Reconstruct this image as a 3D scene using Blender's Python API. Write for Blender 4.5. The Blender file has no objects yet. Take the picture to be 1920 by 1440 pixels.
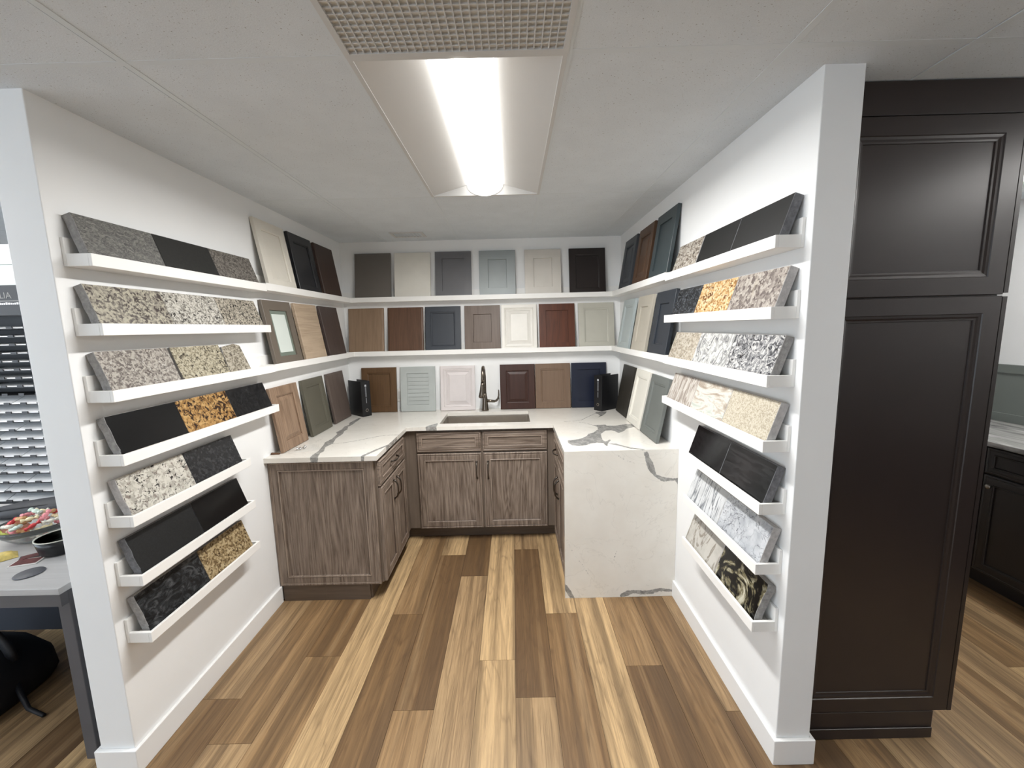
import bpy, math, random
import numpy as np
from mathutils import Vector, Matrix

random.seed(7)
WIN_STRENGTH, WIN2_STRENGTH, LENS_STRENGTH, LENS2_STRENGTH, LENS3_STRENGTH, TUBE_WATTS, EXPOSURE = 3.8, 3.0, 4.2, 5.0, 22.0, 46.0, 0.10
VEIN_TOP={'P1':[(-1.156,-0.269),(-1.164,-0.448),(-1.141,-0.518),(-1.154,-0.581),(-1.137,-0.659),(-1.144,-0.746),(-1.112,-0.804),(-1.096,-0.923),(-1.105,-1.007),(-1.081,-1.089),(-1.057,-1.207),(-1.055,-1.286),(-1.038,-1.370),(-0.988,-1.378),(-1.025,-1.250),(-1.019,-1.210),(-1.052,-1.124),(-1.040,-1.036),(-1.073,-0.912),(-1.074,-0.794),(-1.097,-0.722),(-1.095,-0.663),(-1.123,-0.584),(-1.117,-0.520),(-1.131,-0.291)],
'P3':[(-0.753,-1.373),(-0.730,-1.374),(-0.735,-1.329),(-0.700,-1.225),(-0.659,-1.124),(-0.651,-0.899),(-0.659,-0.846),(-0.666,-0.918),(-0.666,-1.090),(-0.711,-1.194),(-0.754,-1.309)],
'P4':[(-0.524,-0.664),(-0.513,-0.613),(-0.471,-0.553),(-0.452,-0.532),(-0.446,-0.588),(-0.442,-0.672)],
'P5b':[(0.791,-0.312),(0.813,-0.261),(0.905,-0.245),(0.885,-0.310),(0.836,-0.407),(0.780,-0.474),(0.815,-0.405),(0.813,-0.341)],
'P7':[(0.702,-0.715),(0.790,-0.707),(0.792,-0.738),(0.853,-0.744),(0.945,-0.702),(0.997,-0.708),(0.995,-0.778),(0.908,-0.837),(0.873,-0.898),(0.825,-0.947),(0.811,-0.893),(0.794,-0.873),(0.751,-0.878),(0.702,-0.962),(0.694,-1.020),(0.683,-1.106),(0.691,-1.145),(0.732,-1.095),(0.731,-1.118),(0.699,-1.182),(0.684,-1.238),(0.676,-1.230),(0.673,-1.173),(0.638,-1.163),(0.603,-1.174),(0.556,-1.213),(0.514,-1.224),(0.477,-1.207),(0.461,-1.148),(0.464,-1.095),(0.502,-1.091),(0.562,-1.057),(0.602,-1.003),(0.625,-0.946),(0.661,-0.923),(0.710,-0.837),(0.719,-0.771)],
'P8':[(0.695,-1.182),(0.749,-1.195),(0.777,-1.239),(0.810,-1.276),(0.869,-1.312),(0.883,-1.328),(0.859,-1.332),(0.800,-1.299),(0.762,-1.251),(0.734,-1.222)]}
VEIN_TOP_LINE={'P2':[(-1.039,-1.048),(-0.961,-1.024),(-0.885,-0.966),(-0.819,-0.904),(-0.757,-0.863),(-0.662,-0.859)],
'P5':[(0.507,-0.576),(0.578,-0.574),(0.650,-0.535),(0.701,-0.453),(0.789,-0.325)],
'P6':[(0.618,-0.605),(0.665,-0.653),(0.700,-0.723),(0.727,-0.732)]}
VEIN_FACE={'P9':[(0.859,0.915),(0.883,0.916),(0.899,0.892),(0.904,0.868),(0.921,0.844),(0.932,0.812),(0.944,0.767),(0.975,0.752),(1.006,0.744),(1.045,0.739),(1.080,0.742),(1.081,0.695),(1.053,0.726),(0.992,0.722),(0.972,0.728),(0.941,0.751),(0.909,0.780),(0.891,0.813),(0.883,0.845),(0.877,0.877)],
'P10':[(0.743,0.017),(0.784,0.041),(0.829,0.044),(0.905,0.038),(0.943,0.045),(0.981,0.054),(1.064,0.042),(1.065,0.028),(0.981,0.032),(0.936,0.017),(0.875,0.014),(0.822,0.024),(0.784,0.004),(0.746,0.001)],
'P11':[(0.409,0.099),(0.431,0.078),(0.477,-0.009),(0.450,-0.009),(0.409,0.058)]}
VEIN_FACE_LINE={'P12':[(0.426,0.373),(0.466,0.284),(0.519,0.211),(0.564,0.136)],
'P13':[(0.700,0.898),(0.758,0.859),(0.817,0.835)],
'P14':[(0.706,0.214),(0.706,0.254),(0.724,0.302)]}
SC = bpy.context.scene
COL = SC.collection
R = math.radians

# ------------------------------------------------------------------ place (metres: x across, y into the niche, z up)
XL, XR, ZC = -1.3156, 1.0707, 2.3697          # inner faces of the two niche walls, ceiling
YLE, YRE = -2.272, -2.284                     # free ends of the two walls
ZT = 0.914                                    # worktop height
CXL, CXR, CYB, CYL, CYR = -0.6648, 0.4144, -0.6513, -1.3325, -1.3275   # worktop outline

# ------------------------------------------------------------------ helpers
class MB:
    """Collects shapes and links them as one mesh."""
    def __init__(self):
        self.v, self.f, self.m, self.s = [], [], [], []
    def add(self, vs, fs, mi=0, smooth=False):
        b = len(self.v)
        self.v += [tuple(p) for p in vs]
        for q in fs:
            self.f.append(tuple(b + i for i in q)); self.m.append(mi); self.s.append(smooth)
        return self
    def box(self, x0, x1, y0, y1, z0, z1, mi=0):
        vs = [(x, y, z) for x in (x0, x1) for y in (y0, y1) for z in (z0, z1)]
        fs = [(0, 1, 3, 2), (4, 6, 7, 5), (0, 4, 5, 1), (2, 3, 7, 6), (0, 2, 6, 4), (1, 5, 7, 3)]
        return self.add(vs, fs, mi)
    def prism(self, pts, axis, a0, a1, mi=0):
        """Extrude a 2-D outline along an axis (0: pts are y,z; 1: x,z; 2: x,y)."""
        n = len(pts)
        def P(p, a):
            return (a, p[0], p[1]) if axis == 0 else ((p[0], a, p[1]) if axis == 1 else (p[0], p[1], a))
        vs = [P(p, a0) for p in pts] + [P(p, a1) for p in pts]
        fs = [tuple(range(n)), tuple(range(2 * n - 1, n - 1, -1))]
        fs += [(i, n + i, n + (i + 1) % n, (i + 1) % n) for i in range(n)]
        return self.add(vs, fs, mi)
    def tube(self, pts, rad, n=12, cap=True, mi=0, squash=1.0):
        """A round bar along pts; rad is a number or one number per point."""
        pts = [Vector(p) for p in pts]
        rs = rad if isinstance(rad, (list, tuple)) else [rad] * len(pts)
        rings = []
        prev = None
        for i, p in enumerate(pts):
            d = (pts[min(i + 1, len(pts) - 1)] - pts[max(i - 1, 0)]).normalized()
            if prev is None:
                a = Vector((0, 0, 1)) if abs(d.z) < .9 else Vector((1, 0, 0))
                u = d.cross(a).normalized()
            else:
                u = (prev - d * prev.dot(d)).normalized()
            prev = u
            w = d.cross(u)
            rings.append([p + (u * math.cos(t) + w * math.sin(t) * squash) * rs[i] for t in [2 * math.pi * k / n for k in range(n)]])
        vs = [q for r in rings for q in r]
        fs = []
        for i in range(len(rings) - 1):
            for k in range(n):
                fs.append((i * n + k, i * n + (k + 1) % n, (i + 1) * n + (k + 1) % n, (i + 1) * n + k))
        if cap:
            fs.append(tuple(range(n - 1, -1, -1)))
            fs.append(tuple((len(rings) - 1) * n + k for k in range(n)))
        return self.add(vs, fs, mi, True)
    def lathe(self, prof, n=24, c=(0, 0, 0), mi=0, sx=1.0, sy=1.0):
        """Turn an (r, z) profile about a vertical axis."""
        vs, fs = [], []
        for r, z in prof:
            for k in range(n):
                t = 2 * math.pi * k / n
                vs.append((c[0] + r * sx * math.cos(t), c[1] + r * sy * math.sin(t), c[2] + z))
        for i in range(len(prof) - 1):
            for k in range(n):
                fs.append((i * n + k, i * n + (k + 1) % n, (i + 1) * n + (k + 1) % n, (i + 1) * n + k))
        if prof[0][0] > 1e-5:
            fs.append(tuple(range(n - 1, -1, -1)))
        if prof[-1][0] > 1e-5:
            fs.append(tuple((len(prof) - 1) * n + k for k in range(n)))
        return self.add(vs, fs, mi, True)
    def build(self, name, mats, parent=None, bevel=0.0, loc=None, seg=2, props=None):
        me = bpy.data.meshes.new(name)
        me.from_pydata(self.v, [], self.f)
        for mt in (mats if isinstance(mats, (list, tuple)) else [mats]):
            me.materials.append(mt)
        me.polygons.foreach_set('material_index', self.m)
        me.polygons.foreach_set('use_smooth', self.s)
        me.update()
        import bmesh
        bm = bmesh.new(); bm.from_mesh(me)
        bmesh.ops.recalc_face_normals(bm, faces=bm.faces)
        bm.to_mesh(me); bm.free()
        o = bpy.data.objects.new(name, me)
        COL.objects.link(o)
        if parent is not None:
            o.parent = parent
        if loc is not None:
            o.location = loc
        if bevel:
            b = o.modifiers.new('edge', 'BEVEL')
            b.width = bevel; b.segments = seg; b.limit_method = 'ANGLE'; b.angle_limit = R(35)
        if props:
            for k, v in props.items():
                o[k] = v
        return o

def tag(o, label, cat, group=None):
    o['label'] = label; o['category'] = cat
    if group:
        o['group'] = group
    return o

def thing(name, label, cat, loc=(0, 0, 0), rz=0.0, group=None):
    o = bpy.data.objects.new(name, None)
    o.empty_display_size = .05
    COL.objects.link(o)
    o.location = loc; o.rotation_euler = (0, 0, rz)
    return tag(o, label, cat, group)

def struct(o):
    o['kind'] = 'structure'
    return o

def copy_thing(o, loc=None, label=None):
    c = o.copy(); COL.objects.link(c)
    for ch in list(o.children):
        d = ch.copy(); COL.objects.link(d); d.parent = c
        for g in list(ch.children):
            e = g.copy(); COL.objects.link(e); e.parent = d
    if loc is not None:
        c.location = loc
    if label:
        c['label'] = label
    return c

# ------------------------------------------------------------------ materials
def lin(c):
    def f(x):
        x /= 255.0
        return x / 12.92 if x <= .04045 else ((x + .055) / 1.055) ** 2.4
    return (f(c[0]), f(c[1]), f(c[2]), 1.0)

class NT:
    def __init__(self, name, rough=.5, metal=0.0, spec=.5):
        self.mat = bpy.data.materials.new(name)
        self.mat.use_nodes = True
        self.t = self.mat.node_tree
        self.b = self.t.nodes['Principled BSDF']
        self.b.inputs['Roughness'].default_value = rough
        self.b.inputs['Metallic'].default_value = metal
        self.b.inputs['Specular IOR Level'].default_value = spec
        self._co = None
    def n(self, typ, **kw):
        x = self.t.nodes.new(typ)
        for k, v in kw.items():
            setattr(x, k, v)
        return x
    def l(self, a, b):
        self.t.links.new(a, b)
    def coords(self, scale=(1, 1, 1), rand=True):
        tc = self.n('ShaderNodeTexCoord')
        out = tc.outputs['Object']
        if rand:
            oi = self.n('ShaderNodeObjectInfo')
            mu = self.n('ShaderNodeMath', operation='MULTIPLY'); mu.inputs[1].default_value = 13.7
            self.l(oi.outputs['Random'], mu.inputs[0])
            ad = self.n('ShaderNodeVectorMath', operation='ADD')
            self.l(out, ad.inputs[0]); self.l(mu.outputs[0], ad.inputs[1])
            out = ad.outputs[0]
        mp = self.n('ShaderNodeMapping')
        mp.inputs['Scale'].default_value = scale
        self.l(out, mp.inputs['Vector'])
        return mp.outputs['Vector']
    def noise(self, vec, scale, detail=4, rough=.55, dist=0.0):
        x = self.n('ShaderNodeTexNoise')
        x.inputs['Scale'].default_value = scale; x.inputs['Detail'].default_value = detail
        x.inputs['Roughness'].default_value = rough; x.inputs['Distortion'].default_value = dist
        self.l(vec, x.inputs['Vector'])
        return x.outputs['Fac']
    def ramp(self, fac, stops, interp='LINEAR'):
        x = self.n('ShaderNodeValToRGB')
        x.color_ramp.interpolation = interp
        e = x.color_ramp.elements
        while len(e) < len(stops):
            e.new(.5)
        for k, (p, c) in enumerate(stops):
            e[k].position = p
            e[k].color = c if len(c) == 4 else lin(c)
        self.l(fac, x.inputs['Fac'])
        return x.outputs['Color']
    def mix(self, fac, a, b, mode='MIX'):
        x = self.n('ShaderNodeMix', data_type='RGBA', blend_type=mode)
        if isinstance(fac, (int, float)):
            x.inputs[0].default_value = fac
        else:
            self.l(fac, x.inputs[0])
        for s, i in ((a, 6), (b, 7)):
            if isinstance(s, (tuple, list)):
                x.inputs[i].default_value = s if len(s) == 4 else lin(s)
            else:
                self.l(s, x.inputs[i])
        return x.outputs[2]
    def bump(self, h, strength=.2, dist=.002):
        x = self.n('ShaderNodeBump')
        x.inputs['Strength'].default_value = strength; x.inputs['Distance'].default_value = dist
        self.l(h, x.inputs['Height']); self.l(x.outputs['Normal'], self.b.inputs['Normal'])
    def color(self, c):
        if isinstance(c, (tuple, list)):
            self.b.inputs['Base Color'].default_value = c if len(c) == 4 else lin(c)
        else:
            self.l(c, self.b.inputs['Base Color'])
        return self.mat

def paint(name, c, rough=.45, var=.06, scale=9, bump=.0, spec=.5):
    """Painted surface: a nearly even colour with a faint mottling."""
    m = NT(name, rough, spec=spec)
    v = m.coords()
    f = m.noise(v, scale, 3)
    c0 = lin(c)
    a = tuple(x * (1 - var) for x in c0[:3]) + (1,)
    b = tuple(min(1, x * (1 + var)) for x in c0[:3]) + (1,)
    if bump:
        m.bump(m.noise(v, 260, 2), bump, .0006)
    return m.color(m.ramp(f, [(.3, a), (.7, b)]))

def metal(name, c, rough=.3):
    m = NT(name, rough, 1.0)
    v = m.coords((1, 1, 1))
    f = m.noise(v, 40, 3)
    c0 = lin(c)
    return m.color(m.ramp(f, [(.3, tuple(x * .94 for x in c0[:3]) + (1,)), (.7, c0)]))

def wood(name, light, dark, axis=2, scale=1.0, contrast=1.0, rough=.5, cath=.55, fine=46, rings=13.0):
    """Stained wood: long grain along one axis, some cathedral figure, fine pores."""
    m = NT(name, rough, spec=.35)
    s = [1.0, 1.0, 1.0]; s[axis] = .07
    v = m.coords(tuple(x * scale for x in s))
    f1 = m.noise(v, fine, 6, .66, 1.2 * cath)
    w = m.n('ShaderNodeMath', operation='MULTIPLY'); w.inputs[1].default_value = rings
    m.l(m.noise(v, 6.5, 3, .5, .5), w.inputs[0])
    fr = m.n('ShaderNodeMath', operation='PINGPONG'); fr.inputs[1].default_value = .5
    m.l(w.outputs[0], fr.inputs[0])
    s2 = [1.0, 1.0, 1.0]; s2[axis] = .03
    v2 = m.coords(tuple(x * scale for x in s2))
    f3 = m.noise(v2, 190, 3, .6)
    mid = tuple((a + b) / 2 for a, b in zip(lin(light), lin(dark)))
    lo = .5 - .2 / max(contrast, .2); hi = .5 + .2 / max(contrast, .2)
    c1 = m.ramp(f1, [(max(lo, .05), lin(dark)), (.5, mid), (min(hi, .95), lin(light))])
    c2 = m.ramp(fr.outputs[0], [(.0, lin(dark)), (.22, mid), (.5, lin(light))])
    c = m.mix(cath, c1, c2)
    d4 = tuple(x * .72 for x in lin(dark)[:3]) + (1,)
    c = m.mix(m.ramp(f3, [(.56, (0, 0, 0, 1)), (.72, (.55 * contrast, .55 * contrast, .55 * contrast, 1))]), c, d4)
    m.bump(f3, .12, .0006)
    return m.color(c)

def granite(name, stops, scale=45, specks=None, veins=None, stretch=(1, 1, 1), rot=0.0, dist=.0, rough=.22, cloud=None, cell=.42, tone=.74):
    """Polished stone: a mottled ground, optional clouding, crystal flecks and veins."""
    m = NT(name, rough, spec=.5)
    v = m.coords(stretch)
    v.node.inputs['Rotation'].default_value = (0, rot, 0)
    def L(c):
        return tuple(x * tone for x in lin(c)[:3]) + (1,)
    stops = [(p_, L(c_)) for p_, c_ in stops]
    f = m.noise(v, scale, 7, .62, dist)
    if dist > 1.5 or scale < 25:
        cell = 0.0
    if cell:
        vo = m.n('ShaderNodeTexVoronoi'); vo.inputs['Scale'].default_value = scale * 2.6
        wn = m.n('ShaderNodeTexNoise'); wn.inputs['Scale'].default_value = scale * 1.1; wn.inputs['Detail'].default_value = 2
        m.l(v, wn.inputs['Vector'])
        ws = m.n('ShaderNodeVectorMath', operation='SCALE'); ws.inputs[3].default_value = .55 / scale
        m.l(wn.outputs['Color'], ws.inputs[0])
        wa = m.n('ShaderNodeVectorMath', operation='ADD'); m.l(v, wa.inputs[0]); m.l(ws.outputs[0], wa.inputs[1])
        m.l(wa.outputs[0], vo.inputs['Vector'])
        sp = m.n('ShaderNodeSeparateColor'); m.l(vo.outputs['Color'], sp.inputs[0])
        mm = m.n('ShaderNodeMix', data_type='FLOAT'); mm.inputs[0].default_value = cell
        m.l(f, mm.inputs[2]); m.l(sp.outputs[0], mm.inputs[3])
        f = mm.outputs[0]
    c = m.ramp(f, stops)
    if cloud:
        cs, cc, lo, hi = cloud
        c = m.mix(m.ramp(m.noise(v, cs, 5, .6, 1.0), [(lo, (0, 0, 0, 1)), (hi, (1, 1, 1, 1))]), c, L(cc))
    for k, (ss, sc, lo, hi) in enumerate(specks or []):
        vv = m.coords(tuple(x * (1 + .13 * k) for x in stretch))
        c = m.mix(m.ramp(m.noise(vv, ss * 1.35, 6, .66, .6), [(lo - .015, (0, 0, 0, 1)), (hi - .015, (1, 1, 1, 1))]), c, L(sc))
    for ws, wc, lo, hi, wd, st in (veins or []):
        vv = m.coords(st)
        nz = m.noise(vv, ws, 5, .55, wd)
        a = m.n('ShaderNodeMath', operation='SUBTRACT'); a.inputs[1].default_value = .5; m.l(nz, a.inputs[0])
        b = m.n('ShaderNodeMath', operation='ABSOLUTE'); m.l(a.outputs[0], b.inputs[0])
        c = m.mix(m.ramp(b.outputs[0], [(lo, (1, 1, 1, 1)), (hi, (0, 0, 0, 1))]), c, L(wc))
    return m.color(c)
# ------------------------------------------------------------------ shared materials
M = {}
M['wall'] = paint('wall_paint', (239, 240, 240), .6, .015, 3, .12)
M['trim'] = paint('trim_paint', (240, 240, 239), .35, .01, 3)
M['ledge'] = paint('ledge_white', (243, 242, 239), .4, .01, 4)
M['tbar'] = paint('grid_white', (216, 222, 226), .7, .01, 4)
def ceiling_mat():
    m = NT('acoustic_tile', .85, spec=.2)
    v = m.coords(rand=False)
    f = m.noise(v, 7, 3)
    base = m.ramp(f, [(.3, (218, 224, 229)), (.7, (224, 230, 235))])
    pits = m.noise(v, 170, 2, .5)
    c = m.mix(m.ramp(pits, [(.66, (0, 0, 0, 1)), (.74, (1, 1, 1, 1))]), base, lin((160, 159, 156)))
    c = m.mix(m.ramp(m.noise(v, 420, 2, .6), [(.3, (.14, .14, .14, 1)), (.6, (0, 0, 0, 1))]), c, lin((150, 150, 150)))
    m.bump(m.noise(v, 240, 3, .6), .35, .0015)
    return m.color(c)
M['ceil'] = ceiling_mat()
def floor_mat():
    m = NT('oak_vinyl_plank', .42, spec=.4)
    at = m.n('ShaderNodeAttribute'); at.attribute_name = 'tone'
    of = m.n('ShaderNodeAttribute'); of.attribute_name = 'shift'
    tc = m.n('ShaderNodeTexCoord')
    ad = m.n('ShaderNodeVectorMath', operation='ADD')
    m.l(tc.outputs['Object'], ad.inputs[0]); m.l(of.outputs['Vector'], ad.inputs[1])
    def mp(s):
        x = m.n('ShaderNodeMapping'); x.inputs['Scale'].default_value = s; m.l(ad.outputs[0], x.inputs['Vector']); return x.outputs['Vector']
    v1 = mp((1, .055, 1)); v2 = mp((1, .018, 1)); v3 = mp((1, .12, 1))
    g = m.noise(v1, 62, 6, .66, .7)
    pores = m.noise(v2, 210, 4, .65)
    w = m.n('ShaderNodeMath', operation='MULTIPLY'); w.inputs[1].default_value = 9.0
    m.l(m.noise(v3, 7, 3, .5, .5), w.inputs[0])
    pp = m.n('ShaderNodeMath', operation='PINGPONG'); pp.inputs[1].default_value = .5; m.l(w.outputs[0], pp.inputs[0])
    st = m.noise(mp((1, .012, 1)), 16, 3, .55, .3)
    c0 = m.mix(m.ramp(st, [(.38, (.62, .62, .62, 1)), (.56, (0, 0, 0, 1))]), at.outputs['Color'], (.10, .062, .034, 1))
    c0 = m.mix(m.ramp(st, [(.52, (0, 0, 0, 1)), (.66, (.42, .42, .42, 1))]), c0, (.40, .275, .15, 1))
    c = m.mix(m.ramp(g, [(.34, (.36, .36, .36, 1)), (.62, (0, 0, 0, 1))]), c0, (.06, .033, .017, 1))
    c = m.mix(m.ramp(pp.outputs[0], [(.0, (.26, .26, .26, 1)), (.16, (0, 0, 0, 1))]), c, (.08, .045, .024, 1))
    c = m.mix(m.ramp(pores, [(.52, (0, 0, 0, 1)), (.70, (.5, .5, .5, 1))]), c, (.06, .034, .018, 1))
    kn = m.noise(mp((1, .35, 1)), 8.5, 2, .4, .5)
    c = m.mix(m.ramp(kn, [(.74, (0, 0, 0, 1)), (.80, (.75, .75, .75, 1))]), c, (.035, .016, .008, 1))
    m.bump(pores, .08, .0005)
    return m.color(c)
M['floor'] = floor_mat()
M['gap'] = paint('plank_gap', (58, 44, 32), .8, .05)
M['black_metal'] = metal('dark_nickel', (98, 92, 86), .28)
M['steel'] = metal('brushed_steel', (190, 184, 176), .24)
M['plate'] = paint('white_plastic', (228, 226, 222), .35, .01)

# ------------------------------------------------------------------ floor
XRW, XLW, YF, YB = 3.46, -5.3, -7.0, 0.0     # outer room: walls across and behind the camera
TONE = {'L': (212, 179, 133), 'M': (162, 130, 92), 'D': (118, 91, 62), 'T': (178, 148, 110), 'B': (138, 108, 74)}
def floor():
    mb = MB(); tones = []; shifts = []
    mb.box(XLW, XRW, YF, .12, -.03, -.004, 1); tones += [(0, 0, 0, 1)] * 6; shifts += [(0, 0, 0)] * 6
    W = .1768; x0 = .1095
    cols = {0: [(-.768, 'T'), (-1.995, 'D'), (-9, 'T')], 1: [(-1.46, 'L'), (-9, 'B')], 2: [(-9, 'L')],
            3: [(-1.837, 'M'), (-9, 'D')], 4: [(-9, 'B')], 5: [(-2.08, 'T'), (-9, 'D')],
            -1: [(-1.785, 'L'), (-9, 'L')], -2: [(-1.085, 'D'), (-9, 'T')], -3: [(-.825, 'L'), (-2.045, 'D'), (-9, 'M')],
            -4: [(-1.44, 'M'), (-9, 'B')], -5: [(-9, 'L')], -6: [(-1.738, 'B'), (-9, 'M')], -7: [(-2.175, 'M'), (-9, 'T')],
            -8: [(-1.97, 'T'), (-9, 'B')]}
    rnd = random.Random(3)
    k = -31
    while x0 + k * W < XRW:
        xa, xb = max(XLW, x0 + k * W), min(XRW, x0 + (k + 1) * W)
        joints = list(cols.get(k, []))
        y = .1
        seq = []
        if joints:
            for yj, t in joints:
                if yj < -8:
                    seq.append((y, y - 1.3 if y - 1.3 < -2.6 else -2.75 - .1 * (k % 4), t)); y = seq[-1][1]
                else:
                    seq.append((y, yj, t)); y = yj
        else:
            seq.append((y, y - .3 - 1.1 * rnd.random(), rnd.choice('LMDTB'))); y = seq[-1][1]
        while y > YF:
            yn = max(YF, y - 1.22)
            seq.append((y, yn, rnd.choice('LMDTB'))); y = yn
        for ya, yb, t in seq:
            g = .0007
            mb.box(xa + g, xb - g, yb + g, ya - g, -.006, 0, 0)
            j = .94 + .12 * rnd.random()
            c = tuple(q * j for q in lin(TONE[t])[:3]) + (1,)
            tones += [c] * 6; s = (rnd.random() * 40, rnd.random() * 40, rnd.random() * 9); shifts += [s] * 6
        k += 1
    o = mb.build('floor', [M['floor'], M['gap']])
    me = o.data
    a = me.attributes.new('tone', 'FLOAT_COLOR', 'FACE'); a.data.foreach_set('color', [q for c in tones for q in c])
    b = me.attributes.new('shift', 'FLOAT_VECTOR', 'FACE'); b.data.foreach_set('vector', [q for c in shifts for q in c])
    struct(o)
floor()

# ------------------------------------------------------------------ ceiling: tiles on a thin grid
XG = [-5.3, -4.575, -3.965, -3.355, -2.745, -2.135, -1.525, -.915, -.305, .305, .915, 1.42, 2.03, 2.64, 3.25, 3.46]
YG = [.12, -1.155, -2.372, -2.982, -3.59, -4.81, -6.03, -7.0]
LIGHTS = [(8, 1), (13, 2), (3, 2), (8, 4), (2, 4), (12, 4), (13, 1), (3, 1)]
def ceiling():
    mb = MB()
    mb.box(XLW, XRW, YF, .12, ZC + .06, ZC + .09, 0)
    for i in range(len(XG) - 1):
        for j in range(len(YG) - 1):
            if (i, j) in LIGHTS or (i, j) in ((8, 2), (13, 3), (3, 3)):
                continue
            dk = .0135 if XG[i + 1] < -.5 or abs(XG[i + 1] - 1.42) < .01 else .004
            mb.box(XG[i], XG[i + 1] - dk, YG[j + 1] + .004, YG[j], ZC + .0014, ZC + .062, 0)
    w = .010
    for i, x in enumerate(XG[1:-1]):
        mb.box(x - w, x + w, YF, .0, ZC, ZC + .0628, 1)
    for j, y in enumerate(YG[1:-1]):
        mb.box(XLW, XRW, y - w, y + w, ZC + .0006, ZC + .0626, 1)
    struct(mb.build('ceiling', [M['ceil'], M['tbar']]))
ceiling()

# ------------------------------------------------------------------ walls
def wall(name, x0, x1, y0, y1, z0=-.02, z1=ZC + .03, mat=None):
    mb = MB(); mb.box(x0, x1, y0, y1, z0, z1)
    return struct(mb.build(name, mat or M['wall']))
TL, TR_ = .129, .124
mb = MB(); mb.box(XL - TL, XL, YLE, .0, -.02, ZC + .02); struct(mb.build('wall_left', M['wall'], bevel=.003))
mb = MB(); mb.box(XR, XR + TR_, YRE, .0, -.02, ZC + .02); struct(mb.build('wall_right', M['wall'], bevel=.003))
wall('wall_back', XLW - .1, XRW + .1, 0, .12)
wall('wall_far_right', XRW, XRW + .12, YF, 0)
def windowed(name, axis, a, lo, hi, openings, thick):
    """A wall with rectangular openings; axis 0: plane x=a running along y, axis 1: plane y=a running along x."""
    mb = MB()
    def put(u0, u1, z0, z1):
        if axis == 0:
            mb.box(min(a, a + thick), max(a, a + thick), u0, u1, z0, z1)
        else:
            mb.box(u0, u1, min(a, a + thick), max(a, a + thick), z0, z1)
    u = lo
    for (u0, u1, z0, z1) in openings:
        put(u, u0, -.02, ZC + .03); put(u0, u1, -.02, z0); put(u0, u1, z1, ZC + .03); u = u1
    put(u, hi, -.02, ZC + .03)
    return struct(mb.build(name, M['wall']))
W1 = (-5.9, -2.3, .35, 2.15)
W2 = (-5.0, -1.6, .35, 2.15)
windowed('wall_far_left', 0, XLW, YF, 0, [W1], -.12)
windowed('wall_front', 1, YF, XLW, XRW, [W2], -.12)
def emit(name, c, s):
    m = bpy.data.materials.new(name); m.use_nodes = True
    b = m.node_tree.nodes['Principled BSDF']
    b.inputs['Base Color'].default_value = (.8, .8, .8, 1)
    b.inputs['Emission Color'].default_value = c; b.inputs['Emission Strength'].default_value = s
    return m
M['sky_pane'] = emit('daylight_pane', (.72, .86, 1.0, 1), WIN_STRENGTH)
M['shade_pane'] = emit('shaded_pane', (.80, .90, 1.0, 1), WIN2_STRENGTH)
def window(name, axis, a, u0, u1, z0, z1, pane='sky_pane'):
    root = bpy.data.objects.new(name, None); COL.objects.link(root); struct(root)
    fr = MB(); gl = MB()
    def put(mb, p0, p1, q0, q1, d0, d1):
        if axis == 0: mb.box(a - d1, a - d0, p0, p1, q0, q1)
        else: mb.box(p0, p1, a - d1, a - d0, q0, q1)
    t = .05
    put(fr, u0, u1, z0, z0 + t, .02, .09); put(fr, u0, u1, z1 - t, z1, .02, .09)
    n = 3
    for k in range(n + 1):
        u = u0 + (u1 - u0) * k / n
        put(fr, max(u0, u - t / 2), min(u1, u + t / 2), z0, z1, .021, .089)
    put(gl, u0 + .005, u1 - .005, z0 + .005, z1 - .005, .05, .056)
    fr.build('window_frame', M['trim'], root)
    gl.build('window_pane', M[pane], root)
window('window_1', 0, XLW, *W1)
window('window_2', 1, YF, *W2, pane='shade_pane')

# baseboards
def baseboard(name, outline):
    mb = MB(); mb.prism(outline, 2, 0, .102)
    struct(mb.build(name, M['trim'], bevel=.003))
b = .014
baseboard('baseboard_left', [(XL, CYL + .03), (XL + b, CYL + .03), (XL + b, YLE - b), (XL - TL - b, YLE - b), (XL - TL - b, -.02), (XL - TL, -.02), (XL - TL, YLE), (XL, YLE)])
baseboard('baseboard_right', [(XR, CYR), (XR - b, CYR), (XR - b, YRE - b), (XR + TR_ + b, YRE - b), (XR + TR_ + b, YRE + .075), (XR + TR_, YRE + .075), (XR + TR_, YRE), (XR, YRE)])

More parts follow.
